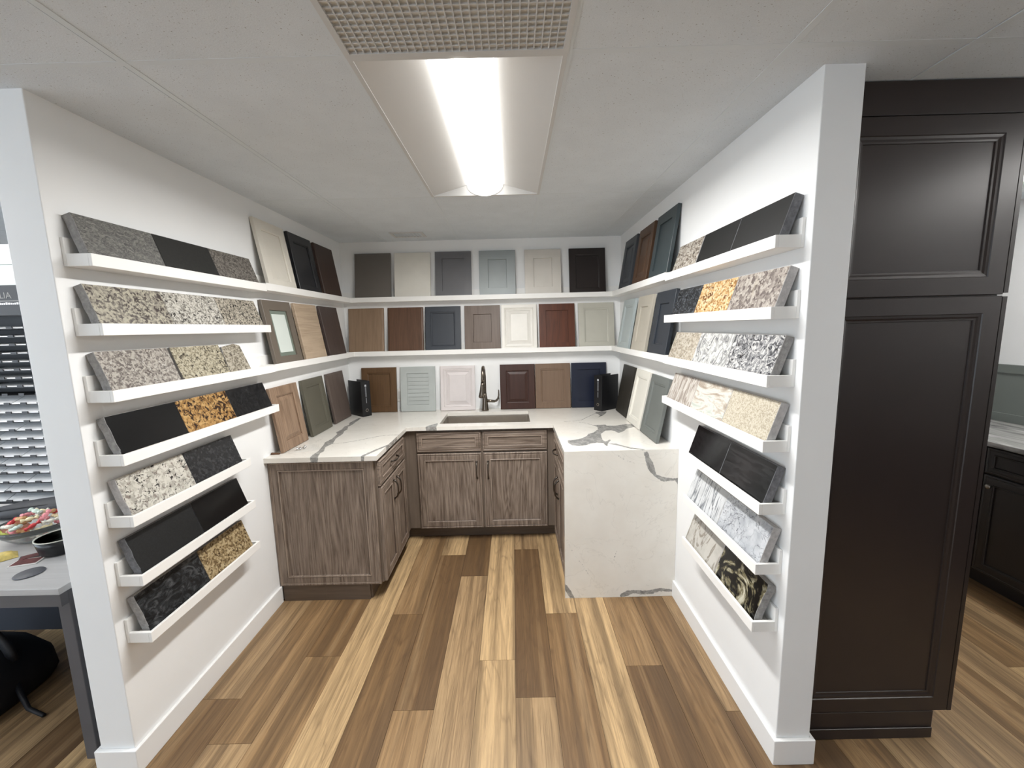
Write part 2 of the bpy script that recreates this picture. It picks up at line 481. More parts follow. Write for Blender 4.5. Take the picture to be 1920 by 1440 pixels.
# ------------------------------------------------------------------ ceiling fixtures
M['lens'] = emit('lit_lens', (1.0, .975, .93, 1), LENS_STRENGTH)
M['lens2'] = emit('lit_lens_other', (1.0, .98, .95, 1), LENS2_STRENGTH)
M['lens3'] = emit('lit_lens_and_fill', (1.0, .98, .95, 1), LENS3_STRENGTH)
M['troffer'] = paint('troffer_white', (205, 205, 204), .5, .01)
def troffer(label, x0, x1, y0, y1, lens, group=None, watts=0):
    t = thing('ceiling_light', label, 'ceiling light', ((x0 + x1) / 2, (y0 + y1) / 2, ZC), 0, group)
    a, c = (x1 - x0) / 2, (y1 - y0) / 2
    fw = .014
    mb = MB()
    for s in (-1, 1):
        mb.box(min(s * a, s * (a - fw)), max(s * a, s * (a - fw)), -c, c, -.001, .012)
        mb.box(-a + fw, a - fw, min(s * c, s * (c - fw)), max(s * c, s * (c - fw)), -.001, .012)
    mb.build('light_frame', M['troffer'], t)
    r = MB(); lw = .099; zt = .055; ye = c - fw - .001
    for s in (-1, 1):        # sloping side wings and end plates
        r.add([(s * (a - fw), -c + fw, .002), (s * (a - fw), c - fw, .002), (s * lw, ye, zt), (s * lw, -ye, zt)], [(0, 1, 2, 3)])
        r.add([(-a + fw, s * (c - fw), .002), (a - fw, s * (c - fw), .002), (lw, s * ye, zt), (-lw, s * ye, zt)], [(0, 1, 2, 3)])
    r.box(-lw, lw, -ye, ye, zt, zt + .004)
    r.build('reflector', M['troffer'], t)
    l = MB(); n = 14; prof = []
    for k in range(n + 1):
        q = math.pi * k / n
        prof.append((lw * math.cos(q), zt - .060 * math.sin(q)))
    l.prism(prof, 1, -c + fw + .004, c - fw - .004)
    for k in range(2, len(l.s)): l.s[k] = True
    lo = l.build('lens', lens, t)
    e = MB()
    for s in (1,):
        pr = [(x * 1.04, zt - (zt - z) * 1.04) for x, z in prof]
        y = s * (c - fw - .003)
        e.prism(pr, 1, y - .0015, y + .0015)
    e.build('end_cap', M['troffer'], t)
    if watts:
        la = bpy.data.lights.new('tube_light', 'AREA'); la.shape = 'RECTANGLE'; la.size = .13; la.size_y = 2 * (c - fw - .03)
        la.energy = watts; la.color = (1.0, .99, .97); la.spread = R(172)
        q = bpy.data.objects.new('tube_light', la); COL.objects.link(q); q.parent = t; q.location = (0, 0, -.0075)
    return t
troffer('lit recessed ceiling light over the niche, next to the grid vent', XG[8], XG[9], YG[2], YG[1], M['lens'], watts=TUBE_WATTS)
others = [('unseen ceiling light added to brighten the wall over the streaked marble counter', 13, YG[2], YG[1]), ('unseen ceiling light added to brighten the desk and the sample rack', 3, YG[2], YG[1]),  # these two are added fill, out of view, for the aisle and the rack
          ('recessed ceiling light in front of the brown pantry', 13, -3.59, -2.372), ('recessed ceiling light above the grey desk', 3, -3.59, -2.372),
          ('recessed ceiling light behind the camera in line with the niche', 8, YG[5], YG[4]), ('recessed ceiling light by the daylight windows', 2, YG[5], YG[4]),
          ('recessed ceiling light behind the camera on the pantry side', 12, YG[5], YG[4])]
for lb, i, y0, y1 in others:
    troffer(lb, XG[i], XG[i + 1], y0, y1, M['lens3'] if i in (13, 3) and y1 > -3 else M['lens2'])

def vent():
    x0, x1, y1, y0 = XG[8], XG[9], YG[2], YG[3]
    t = thing('ceiling_vent', 'square white grid ceiling vent beside the lit ceiling light', 'vent', ((x0 + x1) / 2, (y0 + y1) / 2, ZC))
    a, c, f = (x1 - x0) / 2, (y1 - y0) / 2, .016
    mb = MB()
    for s in (-1, 1):
        mb.box(min(s * a, s * (a - f)), max(s * a, s * (a - f)), -c, c, -.002, .014)
        mb.box(-a + f, a - f, min(s * c, s * (c - f)), max(s * c, s * (c - f)), -.002, .014)
    mb.build('vent_frame', M['troffer'], t)
    g = MB(); n = 29; wdt = .0016
    for k in range(1, n):
        x = -a + f + (2 * a - 2 * f) * k / n
        g.box(x - wdt, x + wdt, -c + f, c - f, .0, .0045)
        y = -c + f + (2 * c - 2 * f) * k / n
        g.box(-a + f, a - f, y - wdt, y + wdt, .0004, .0041)
    g.build('vent_grid', M['troffer'], t)
    p = MB(); p.box(-a + .002, a - .002, -c + .002, c - .002,   .0062, .010)
    p.build('filter', paint('vent_filter', (226, 226, 222), .9, .1, 60), t)
vent()
def register():
    t = thing('ceiling_register', 'small white louvred air register in the ceiling near the back wall', 'vent', (-.668, -.245, ZC + .003))
    a, c = .13, .085
    mb = MB()
    for s in (-1, 1):
        mb.box(min(s * a, s * (a - .022)), max(s * a, s * (a - .022)), -c, c, -.008, .0)
        mb.box(-a + .022, a - .022, min(s * c, s * (c - .022)), max(s * c, s * (c - .022)), -.008, .0)
    mb.build('register_frame', M['troffer'], t, bevel=.002)
    s = MB()
    for k in range(9):
        x = -a + .03 + k * (2 * a - .06) / 8
        s.prism([(x - .008, -.001), (x + .006, -.009), (x + .008, -.008), (x - .006, .0)], 1, -c + .02, c - .02)
    s.build('louvre', M['tbar'], t)
    bk = MB(); bk.box(-a + .01, a - .01, -c + .01, c - .01, -.0012, -.0006)
    bk.build('duct_opening', paint('duct_dark', (176, 176, 174), .8), t)
register()
# ------------------------------------------------------------------ picture ledges
LD, LH, LT = .094, .040, .011        # depth, lip height, lip thickness
LF = .018                            # thickness of the board the samples stand on
def ledge(label, wallside, a0, a1, zb, group, caps=(True, True)):
    """wallside L/R/B; a0..a1 along the wall (y for the side walls, x for the back wall)."""
    mid = (a0 + a1) / 2; L = abs(a1 - a0) / 2
    if wallside == 'L': loc, rz = (XL, mid, zb), R(90)
    elif wallside == 'R': loc, rz = (XR, mid, zb), R(-90)
    else: loc, rz = (mid, 0, zb), 0
    t = thing('picture_ledge', label, 'ledge', loc, rz, group)
    def part(nm, *q):
        m = MB(); m.box(*q); m.build(nm, M['ledge'], t, bevel=.0012)
    e0 = -L + (.012 if caps[0] else 0); e1 = L - (.012 if caps[1] else 0)
    part('shelf_board', e0, e1, -LD + LT, -.0115, 0, LF)
    part('front_lip', -L, L, -LD, -LD + LT, 0, LH)
    part('back_rail', -L, L, -.0115, -.0002, 0, .092)
    if caps[0]: part('end_cap', -L, e0, -LD + LT, -.0115, 0, LH)
    if caps[1]: part('end_cap', e1, L, -LD + LT, -.0115, 0, LH)
    return t
ZL = [1.858, 1.633, 1.407, 1.182, .957, .732, .507]
ORD = ['topmost', 'second', 'third', 'fourth', 'fifth', 'sixth', 'lowest']
LEFT_HOLD = ['grey, charcoal and grey-brown stone', 'three beige speckled stones', 'two mottled beige stones and a broken piece', 'a black, a gold and a black stone',
             'a white spotted and a charcoal stone', 'two plain black stones', 'a swirled black and a tan stone']
RIGHT_HOLD = ['one mottled and two black stones', 'charcoal, golden and taupe stones', 'one beige and two swirled grey stones', 'three pale beige stones',
              'two glossy black stones', 'two white marble-look stones', 'a pale grey and a black-and-gold stone']
for k in range(7):
    ledge('white ledge with %s, desk-side wall' % LEFT_HOLD[k], 'L', -2.238, -1.280 if k < 4 else -1.578, ZL[k], 'stone ledges on the desk-side wall')
    ledge('white ledge with %s, pantry-side wall' % RIGHT_HOLD[k], 'R', -2.252, -1.300 if k < 4 else -1.632, ZL[k], 'stone ledges on the pantry-side wall', (k < 4, True))
ZU = [1.865, 1.411]
UN = ['upper', 'lower']
for k in range(2):
    ledge('long white back-wall ledge, the %s of two, holding %s door samples' % (UN[k], ['six', 'seven'][k]), 'B', XL + .0004, XR - .0004, ZU[k], 'door ledges in the niche', (False, False))
    ledge('short white ledge beside the %s back-wall ledge, on the desk-side wall' % UN[k], 'L', -1.2795, -LD - .0005, ZU[k], 'door ledges in the niche', (True, False))
    ledge('short white ledge beside the %s back-wall ledge, on the pantry-side wall' % UN[k], 'R', -LD - .0005, -1.2995, ZU[k], 'door ledges in the niche', (False, True))

# ------------------------------------------------------------------ door samples
def frame_loops(mb, x0, x1, z0, z1, t, prof, cap, mi=0, back=True, y0=0.0):
    """Nested rectangles: prof = [(inset, depth)], front plane at y0-t."""
    def ring(i, d):
        y = y0 - t + d
        return [(x0 + i, y, z0 + i), (x1 - i, y, z0 + i), (x1 - i, y, z1 - i), (x0 + i, y, z1 - i)]
    rings = []
    if back:
        rings.append([(x0, y0, z0), (x1, y0, z0), (x1, y0, z1), (x0, y0, z1)])
    rings += [ring(i, d) for i, d in prof]
    vs = [p for r in rings for p in r]
    fs = []
    if back:
        fs.append((0, 1, 2, 3))
    for k in range(len(rings) - 1):
        for q in range(4):
            a, b = k * 4 + q, k * 4 + (q + 1) % 4
            fs.append((a, b, b + 4, a + 4))
    if cap:
        n = (len(rings) - 1) * 4
        fs.append((n, n + 1, n + 2, n + 3))
    mb.add(vs, fs, mi)
# frame profile, panel profile (inset, depth from the front face)
STYLES = {
    'slab': ([(0, .003), (.003, 0)], None),
    'slab_edge': ([(0, .006), (.004, .003), (.014, 0)], None),
    'shaker': ([(0, .0015), (.0015, 0), (.058, 0), (.0585, .009)], []),
    'shaker_bead': ([(0, .0015), (.0015, 0), (.052, 0), (.056, .003), (.060, .004), (.0605, .009)], []),
    'wide': ([(0, .0015), (.0015, 0), (.074, 0), (.076, .005), (.0765, .009)], []),
    'raised': ([(0, .003), (.004, 0), (.052, 0), (.056, .003), (.060, .004), (.0605, .010)], [(.061, .010), (.066, .010), (.086, .003), (.088, .002)]),
    'raised_fine': ([(0, .003), (.004, .0005), (.026, 0), (.030, .003), (.034, .0), (.044, .005), (.052, .006), (.0525, .011)], [(.053, .011), (.060, .010), (.078, .004), (.082, .001)]),
    'bead_wide': ([(0, .0015), (.0015, 0), (.046, 0), (.048, .003), (.053, .003), (.060, .007), (.0605, .009)], []),
}
DW, DH, DT = .305, .392, .020
def door_sample(label, mat, style, place, base, lean_d, group, pmat=None, w=DW, h=DH, t=DT):
    """place: ('B', x) / ('L', y) / ('R', y) centre along the wall; base: z it stands on; lean_d: foot distance from the wall."""
    side, a = place
    th = math.asin(lean_d / h)
    z = base
    if side == 'B': loc, rz = (a, -lean_d - .0008, z), 0
    elif side == 'L': loc, rz = (XL + lean_d + .0008, a, z), R(90)
    else: loc, rz = (XR - lean_d - .0008, a, z), R(-90)
    fprof, pprof = STYLES['shaker' if style in ('glass', 'louvre') else style]
    if pprof is None:
        mb = MB(); frame_loops(mb, -w / 2, w / 2, 0, h, t, fprof, True)
        o = mb.build('cabinet_door_sample', mat, None)
        o.location = loc; o.rotation_euler = (-th, 0, rz)
        return tag(o, label, 'door sample', group)
    r = thing('cabinet_door_sample', label, 'door sample', loc, 0, group)
    r.rotation_euler = (-th, 0, rz)
    i = fprof[-1][0]; d = fprof[-1][1]
    # open frame with a back hole, then the panel
    mb = MB()
    def ring(q, y): return [(-w / 2 + q, y, q), (w / 2 - q, y, q), (w / 2 - q, y, h - q), (-w / 2 + q, y, h - q)]
    rings = [ring(i, 0), ring(0, 0)] + [ring(q, -t + dd) for q, dd in fprof]
    vs = [p for k in rings for p in k]; fs = []
    for k in range(len(rings)):
        n = (k + 1) % len(rings)
        for q in range(4):
            fs.append((k * 4 + q, k * 4 + (q + 1) % 4, n * 4 + (q + 1) % 4, n * 4 + q))
    mb.add(vs, fs)
    mb.build('door_frame', mat, r)
    g = .0004
    pb = MB()
    if style == 'glass':
        pb.box(-w / 2 + i + g, w / 2 - i - g, -t + .008, -t + .013, i + g, h - i - g)
        pb.build('frosted_glass', pmat, r)
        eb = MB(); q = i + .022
        eb.box(-w / 2 + q, w / 2 - q, -t + .0072, -t + .0079, q, h - q); eb.build('see_through_patch', M['see_through'], r)  # paler rectangle: the lit wall seen through the pane, put into the colour
    elif style == 'louvre':
        n = 8; z0, z1 = i + g, h - i - g; s = (z1 - z0) / n
        out = [(-t + .016, z0)]
        for k in range(n):
            out += [(-t + .0065, z0 + k * s), (-t + .0045, z0 + (k + 1) * s - .0025), (-t + .011, z0 + (k + 1) * s - .002), (-t + .011, z0 + (k + 1) * s)]
        out.append((-t + .016, z1))
        pb.prism(out, 0, -w / 2 + i + g, w / 2 - i - g)
        pb.build('louvred_panel', mat, r)
    else:
        pp = pprof or [(i + g, d)]
        pp = [(max(q, i + g), dd) for q, dd in pp]
        x = i + g
        rings = [[(-w / 2 + x, -t + .014, x), (w / 2 - x, -t + .014, x), (w / 2 - x, -t + .014, h - x), (-w / 2 + x, -t + .014, h - x)]]
        rings += [[(-w / 2 + q, -t + dd, q), (w / 2 - q, -t + dd, q), (w / 2 - q, -t + dd, h - q), (-w / 2 + q, -t + dd, h - q)] for q, dd in pp]
        vs = [p for k in rings for p in k]; fs = [(0, 1, 2, 3)]
        for k in range(len(rings) - 1):
            for q in range(4):
                fs.append((k * 4 + q, k * 4 + (q + 1) % 4, k * 4 + 4 + (q + 1) % 4, k * 4 + 4 + q))
        n = (len(rings) - 1) * 4; fs.append((n, n + 1, n + 2, n + 3))
        pb.add(vs, fs); pb.build('door_panel', pmat or mat, r)
    return r

def P(nm, c, rough=.42, var=.04): return paint(nm, c, rough, var, 7)
M['see_through'] = paint('painted_see_through', (214, 222, 216), .4, .02, 5)
def frosted():
    m = NT('frosted_glass_pane', .35, spec=.6)
    v = m.coords()
    m.b.inputs['Transmission Weight'].default_value = .35
    m.b.inputs['Alpha'].default_value = 1
    return m.color(m.ramp(m.noise(v, 5, 2), [(.3, (136, 150, 138)), (.7, (150, 162, 151))]))
Z1, Z2 = ZU[0] + LF + .0006, ZU[1] + LF + .0006
ZK = ZT + .0006
SL, SK = .060, .056      # foot distance on a ledge / on the worktop
GB, GL_, GR = 'door samples on the back wall', 'door samples on the desk-side wall', 'door samples on the pantry-side wall'
B1 = [(-1.034, 'flat taupe door sample, at the desk-side end of the upper back-wall ledge', P('taupe_laminate', (104, 99, 93)), 'slab'),
      (-.699, 'plain off-white slab door sample between the taupe and charcoal ones on the upper ledge', P('off_white_slab', (220, 217, 208)), 'slab'),
      (-.353, 'charcoal framed door sample beside the grey-blue one on the upper back-wall ledge', P('charcoal_paint', (101, 101, 104)), 'shaker'),
      (.0195, 'grey-blue framed door sample on the upper back-wall ledge', P('grey_blue_paint', (154, 161, 162)), 'wide'),
      (.4035, 'cream framed door sample on the upper back-wall ledge, beside the near-black one', P('cream_paint', (208, 203, 195)), 'wide'),
      (.778, 'near-black espresso door sample, at the pantry-side end of the upper back-wall ledge', P('espresso_stain', (38, 31, 30), .3), 'shaker_bead')]
for x, lb, mt, st in B1: door_sample(lb, mt, st, ('B', x), Z1, SL, GB)
B2 = [(-1.123, 'flat tan oak slab door sample in the back corner of the lower back-wall ledge', wood('tan_oak', (150, 127, 105), (122, 100, 80), 2, 1, .6, .5, .25), 'slab_edge'),
      (-.783, 'reddish-brown walnut slab door sample with eased edges on the lower back-wall ledge', wood('walnut_brown', (106, 78, 60), (74, 53, 40), 2, 1, .8, .45, .3), 'slab_edge'),
      (-.4605, 'dark slate-blue framed door sample on the lower back-wall ledge', P('slate_navy', (50, 55, 63)), 'bead_wide'),
      (-.122, 'grey-brown wood door sample with a dark-lined panel on the lower back-wall ledge', wood('grey_brown_maple', (118, 103, 93), (92, 79, 70), 2, 1, .6, .45, .3), 'wide'),
      (.1935, 'bright white door sample with stepped raised panel on the lower back-wall ledge', P('bright_white', (226, 223, 216)), 'raised_fine'),
      (.519, 'red cherry wood framed door sample on the lower back-wall ledge', wood('red_cherry', (102, 57, 37), (64, 34, 22), 2, 1, .6, .4, .3), 'shaker'),
      (.856, 'pale sage-grey framed door sample, at the pantry-side end of the lower back-wall ledge', P('sage_grey', (184, 182, 171)), 'bead_wide')]
for x, lb, mt, st in B2: door_sample(lb, mt, st, ('B', x), Z2, SL, GB)
B3 = [(-1.047, 'brown wood framed door sample standing behind the black binder, beside the louvred one', wood('umber_wood', (106, 80, 54), (80, 58, 38), 2, 1, .6, .45, .25), 'bead_wide'),
      (-.706, 'pale blue-grey louvred door sample standing on the worktop', P('pale_blue_grey', (174, 179, 177)), 'louvre'),
      (-.3565, 'white raised-panel door sample standing on the worktop behind the sink', P('soft_white', (214, 207, 206)), 'raised_fine'),
      (.1685, 'dark red-brown raised-panel door sample standing on the worktop beside the tap', wood('mahogany_wood', (72, 47, 40), (50, 31, 26), 2, 1, .6, .4, .25), 'raised'),
      (.4785, 'taupe-brown framed door sample standing between the red-brown and navy ones', wood('taupe_wood', (126, 104, 86), (106, 86, 71), 2, 1, .5, .45, .25), 'bead_wide'),
      (.795, 'navy blue framed door sample standing partly behind the black binder', P('deep_navy', (22, 29, 48), .35), 'shaker')]
for x, lb, mt, st in B3: door_sample(lb, mt, st, ('B', x), ZK, .048, GB)
L1 = [(-1.070, 'ivory framed door sample nearest the stone samples on the upper desk-side ledge', P('ivory_paint', (222, 217, 206)), 'shaker_bead'),
      (-.720, 'black framed door sample beside the ivory one on the upper desk-side ledge', P('ink_black', (36, 37, 41), .35), 'shaker_bead'),
      (-.365, 'dark brown slab door sample nearest the back corner on the upper desk-side ledge', wood('dark_brown_oak', (78, 62, 55), (54, 43, 38), 2, 1, .6, .45, .2), 'slab')]
for y, lb, mt, st in L1: door_sample(lb, mt, st, ('L', y), Z1, SL, GL_)
L2 = [(-1.075, 'grey-brown door sample with a frosted glass pane on the lower desk-side ledge', P('grey_brown_paint', (108, 99, 89)), 'glass'),
      (-.722, 'pale oak slab door sample with level grain on the lower desk-side ledge', wood('pale_oak', (196, 176, 153), (160, 140, 118), 0, 1, .7, .5, .35), 'slab'),
      (-.366, 'dark brown slab door sample in the back corner of the lower desk-side ledge', wood('umber_oak', (84, 72, 68), (62, 52, 49), 2, 1, .6, .45, .2), 'slab')]
for y, lb, mt, st in L2: door_sample(lb, mt, st, ('L', y), Z2, SL, GL_, frosted() if st == 'glass' else None)
L3 = [(-1.085, 'brown oak raised-panel door sample at the front end of the worktop', wood('brown_oak', (160, 135, 113), (116, 94, 76), 2, 1, .8, .5, .5), 'raised'),
      (-.715, 'olive-grey framed door sample standing between two brown ones on the worktop', P('olive_grey', (92, 89, 77)), 'bead_wide'),
      (-.338, 'dark taupe slab door sample standing beside the open-ended black binder', wood('dark_taupe_oak', (104, 92, 85), (82, 71, 66), 2, 1, .6, .5, .2), 'slab_edge')]
for y, lb, mt, st in L3: door_sample(lb, mt, st, ('L', y), ZK, .050, GL_)
R1 = [(-.385, 'charcoal-blue door sample in the back corner of the upper pantry-side ledge', P('charcoal_blue', (62, 65, 70)), 'raised'),
      (-.755, 'warm brown raised-panel door sample on the upper pantry-side ledge', wood('warm_brown', (94, 70, 52), (68, 49, 36), 2, 1, .6, .4, .3), 'raised'),
      (-1.117, 'dark teal-grey framed door sample next to stone samples on the upper pantry-side ledge', P('teal_grey', (58, 68, 71)), 'shaker')]
for y, lb, mt, st in R1: door_sample(lb, mt, st, ('R', y), Z1, SL, GR)
R2 = [(-.365, 'pale blue-grey framed door sample in the corner of the lower pantry-side ledge', P('mist_blue', (172, 182, 183)), 'bead_wide'),
      (-.757, 'greige framed door sample on the lower pantry-side ledge', P('greige', (178, 172, 159)), 'wide'),
      (-1.130, 'blue-black framed door sample next to stone samples on the lower pantry-side ledge', P('blue_black', (40, 46, 54)), 'wide')]
for y, lb, mt, st in R2: door_sample(lb, mt, st, ('R', y), Z2, SL, GR)
R3 = [(-.372, 'near-black brown slab door sample standing beside the binder on the veined worktop', wood('black_brown_oak', (58, 55, 49), (42, 39, 35), 2, 1, .6, .5, .2), 'slab'),
      (-.733, 'white framed door sample standing between the near-black and grey ones', P('worktop_white', (224, 221, 211)), 'bead_wide'),
      (-1.066, 'mid-grey framed door sample standing at the front end of the veined worktop', P('mid_grey', (104, 108, 105)), 'bead_wide')]
for y, lb, mt, st in R3: door_sample(lb, mt, st, ('R', y), ZK, .076 if y < -.6 else .066, GR)

# ------------------------------------------------------------------ stone samples
def stone_edge():
    return granite('sawn_stone_edge', [(.3, (140, 139, 138)), (.55, (172, 170, 168)), (.75, (196, 193, 190))], 60, rough=.8, cell=0, tone=.8)
EDGE = {'d': granite('sawn_dark_edge', [(.3, (100, 101, 104)), (.55, (128, 129, 133)), (.75, (152, 152, 155))], 70, rough=.75, cell=0, tone=.8),
        'l': granite('sawn_light_edge', [(.3, (178, 175, 174)), (.55, (204, 201, 199)), (.75, (222, 219, 216))], 60, rough=.8, cell=0, tone=.8),
        'm': stone_edge()}
def stone(label, mat, edge, side, yc, zb, w=.3035, h=.152, t=.030, group=None, foot=.048, chip=False, rough_end=0.0):
    th = math.asin(foot / h)
    if side == 'L': loc, rz = (XL + foot + .0008, yc, zb + LF + .0006), R(90)
    else: loc, rz = (XR - foot - .0008, yc, zb + LF + .0006), R(-90)
    mb = MB()
    rnd = random.Random(label)
    if chip:
        out = [(-w / 2, 0), (w / 2, 0), (w / 2 - .006, h * .45), (w / 2 - .012, h * .93), (w / 2 - .055, h), (-w / 2 + .012, h * .92), (-w / 2 + .004, h * .7)]
    else:
        out = [(-w / 2, 0), (w / 2, 0), (w / 2, h), (-w / 2, h)]
        if rough_end:
            n = 6; e = []
            s = -1 if side == 'L' else 1        # the end that faces the room
            for k in range(n + 1):
                z = h * k / n
                e.append((s * (w / 2) - s * rnd.random() * rough_end, z))
            if s < 0: out = [(-w / 2, 0), (w / 2, 0), (w / 2, h)] + e[::-1][:-1]
            else: out = [(-w / 2, 0)] + e + [(-w / 2, h)]
    n = len(out)
    vs = [(x, -t, z) for x, z in out] + [(x, 0, z) for x, z in out]
    mb.add(vs, [tuple(range(n))], 0)
    b0 = 0
    mb.f.append(tuple(range(2 * n - 1, n - 1, -1))); mb.m.append(1); mb.s.append(False)
    for k in range(n):
        mb.f.append((k, n + k, n + (k + 1) % n, (k + 1) % n)); mb.m.append(1); mb.s.append(False)
    o = mb.build('stone_sample', [mat, EDGE[edge]], None, bevel=.0012, seg=1)
    o.location = loc; o.rotation_euler = (-th, 0, rz)
    return tag(o, label, 'stone sample', group)

S_L = {
 0: [('grey swirled stone sample at the free end of the topmost desk-side ledge', granite('grey_swirl', [(.3, (84, 84, 84)), (.5, (122, 121, 118)), (.66, (156, 154, 148))], 55, stretch=(1, 1, 1.6), rot=.6, dist=1.6), 'm'),
     ('plain charcoal stone sample on the topmost desk-side ledge', granite('plain_charcoal', [(.4, (34, 34, 33)), (.6, (42, 42, 40))], 80, rough=.4), 'd'),
     ('grey-brown fine-grained stone sample on the topmost desk-side ledge', granite('grey_brown_fine', [(.3, (82, 78, 74)), (.5, (118, 112, 106)), (.68, (146, 140, 132))], 70, dist=1.2), 'm')],
 1: [('beige stone sample with dark blotches at the free end of the second desk-side ledge', granite('beige_blotch', [(.32, (108, 102, 98)), (.46, (166, 160, 148)), (.62, (196, 190, 172))], 50, specks=[(30, (84, 76, 74), .57, .63), (70, (70, 66, 66), .64, .70)]), 'm'),
     ('pale stone sample peppered black, middle of the second desk-side ledge', granite('pale_pepper', [(.35, (150, 146, 138)), (.5, (206, 202, 192)), (.64, (226, 222, 212))], 60, specks=[(66, (60, 58, 58), .56, .62)]), 'm'),
     ('beige peppered stone sample beside the glass-pane door sample', granite('beige_pepper', [(.35, (132, 126, 116)), (.5, (186, 178, 162)), (.66, (206, 198, 182))], 60, specks=[(62, (58, 54, 52), .54, .61)]), 'm')],
 2: [('large mottled pinkish-grey stone sample on the third desk-side ledge', granite('pinkish_mottle', [(.32, (116, 109, 105)), (.48, (162, 155, 148)), (.64, (196, 190, 180))], 58, specks=[(44, (104, 94, 90), .58, .65), (60, (214, 210, 202), .60, .66)]), 'm'),
     ('yellowish beige stone sample flecked black on the third desk-side ledge', granite('yellow_beige', [(.34, (140, 132, 114)), (.5, (188, 180, 156)), (.66, (208, 200, 178))], 60, specks=[(48, (52, 46, 42), .57, .63)]), 'm'),
     ('small broken beige stone sample with a slanted top on the third desk-side ledge', granite('broken_beige', [(.34, (134, 126, 112)), (.5, (178, 170, 152)), (.66, (202, 194, 178))], 48, specks=[(40, (98, 90, 82), .58, .64)]), 'm')],
 3: [('plain black stone sample at the free end of the fourth desk-side ledge', granite('jet_black_fourth', [(.4, (16, 16, 17)), (.65, (26, 26, 27))], 120), 'm'),
     ('gold and brown patterned stone sample between two black ones', granite('gold_network', [(.34, (134, 100, 58)), (.5, (190, 148, 92)), (.64, (212, 174, 116))], 36, specks=[(34, (58, 38, 26), .52, .58), (60, (34, 26, 22), .60, .66)], cell=.25), 'd'),
     ('black stone sample with faint grey clouds, nearest the brown oak door sample', granite('black_cloud', [(.4, (24, 24, 25)), (.7, (44, 44, 45))], 50, cloud=(9, (58, 58, 58), .56, .72)), 'd')],
 4: [('white stone sample spotted black and grey on the fifth desk-side ledge', granite('white_spot', [(.34, (186, 182, 172)), (.5, (220, 216, 204)), (.66, (230, 226, 216))], 30, specks=[(34, (150, 140, 132), .57, .63), (44, (46, 44, 44), .585, .625)]), 'l'),
     ('charcoal stone sample with faint mottling on the fifth desk-side ledge', granite('charcoal_mottle', [(.35, (30, 31, 33)), (.55, (42, 43, 46)), (.7, (66, 66, 68))], 46), 'd')],
 5: [('matt black stone sample with a grey sawn end on the sixth desk-side ledge', granite('matt_black', [(.4, (24, 25, 26)), (.65, (34, 35, 36))], 110, rough=.4), 'd'),
     ('deep black stone sample nearest the cabinet on the sixth desk-side ledge', granite('deep_black', [(.4, (13, 13, 14)), (.65, (20, 20, 21))], 120), 'd')],
 6: [('black stone sample with grey swirls on the lowest desk-side ledge', granite('black_swirl', [(.36, (24, 25, 26)), (.52, (46, 48, 50)), (.66, (92, 94, 96))], 16, dist=2.2, stretch=(1, 1, 1.4), rot=.5), 'm'),
     ('tan gold-flecked stone sample on the lowest desk-side ledge', granite('tan_gold', [(.32, (112, 92, 64)), (.5, (170, 148, 110)), (.66, (200, 180, 142))], 50, specks=[(44, (66, 50, 36), .58, .64), (60, (44, 36, 30), .66, .70)]), 'd')]}
CL = {0: [-2.072, -1.766, -1.461], 1: [-2.0715, -1.767, -1.4615], 2: [-2.072, -1.767, -1.540], 3: [-2.070, -1.767, -1.461], 4: [-2.069, -1.763], 5: [-2.066, -1.758], 6: [-2.068, -1.760]}
for k, row in S_L.items():
    for q, (lb, mt, ed) in enumerate(row):
        w = .3035
        if k == 2: w = (.300, .285, .160)[q]
        yc = CL[k][q]
        if k == 2: yc = (-2.070, -1.765, -1.540)[q]
        stone(lb, mt, ed, 'L', yc, ZL[k], w, group='stone samples on the desk-side wall', chip=(k == 2 and q == 2), rough_end=.004 if q == 0 else 0)
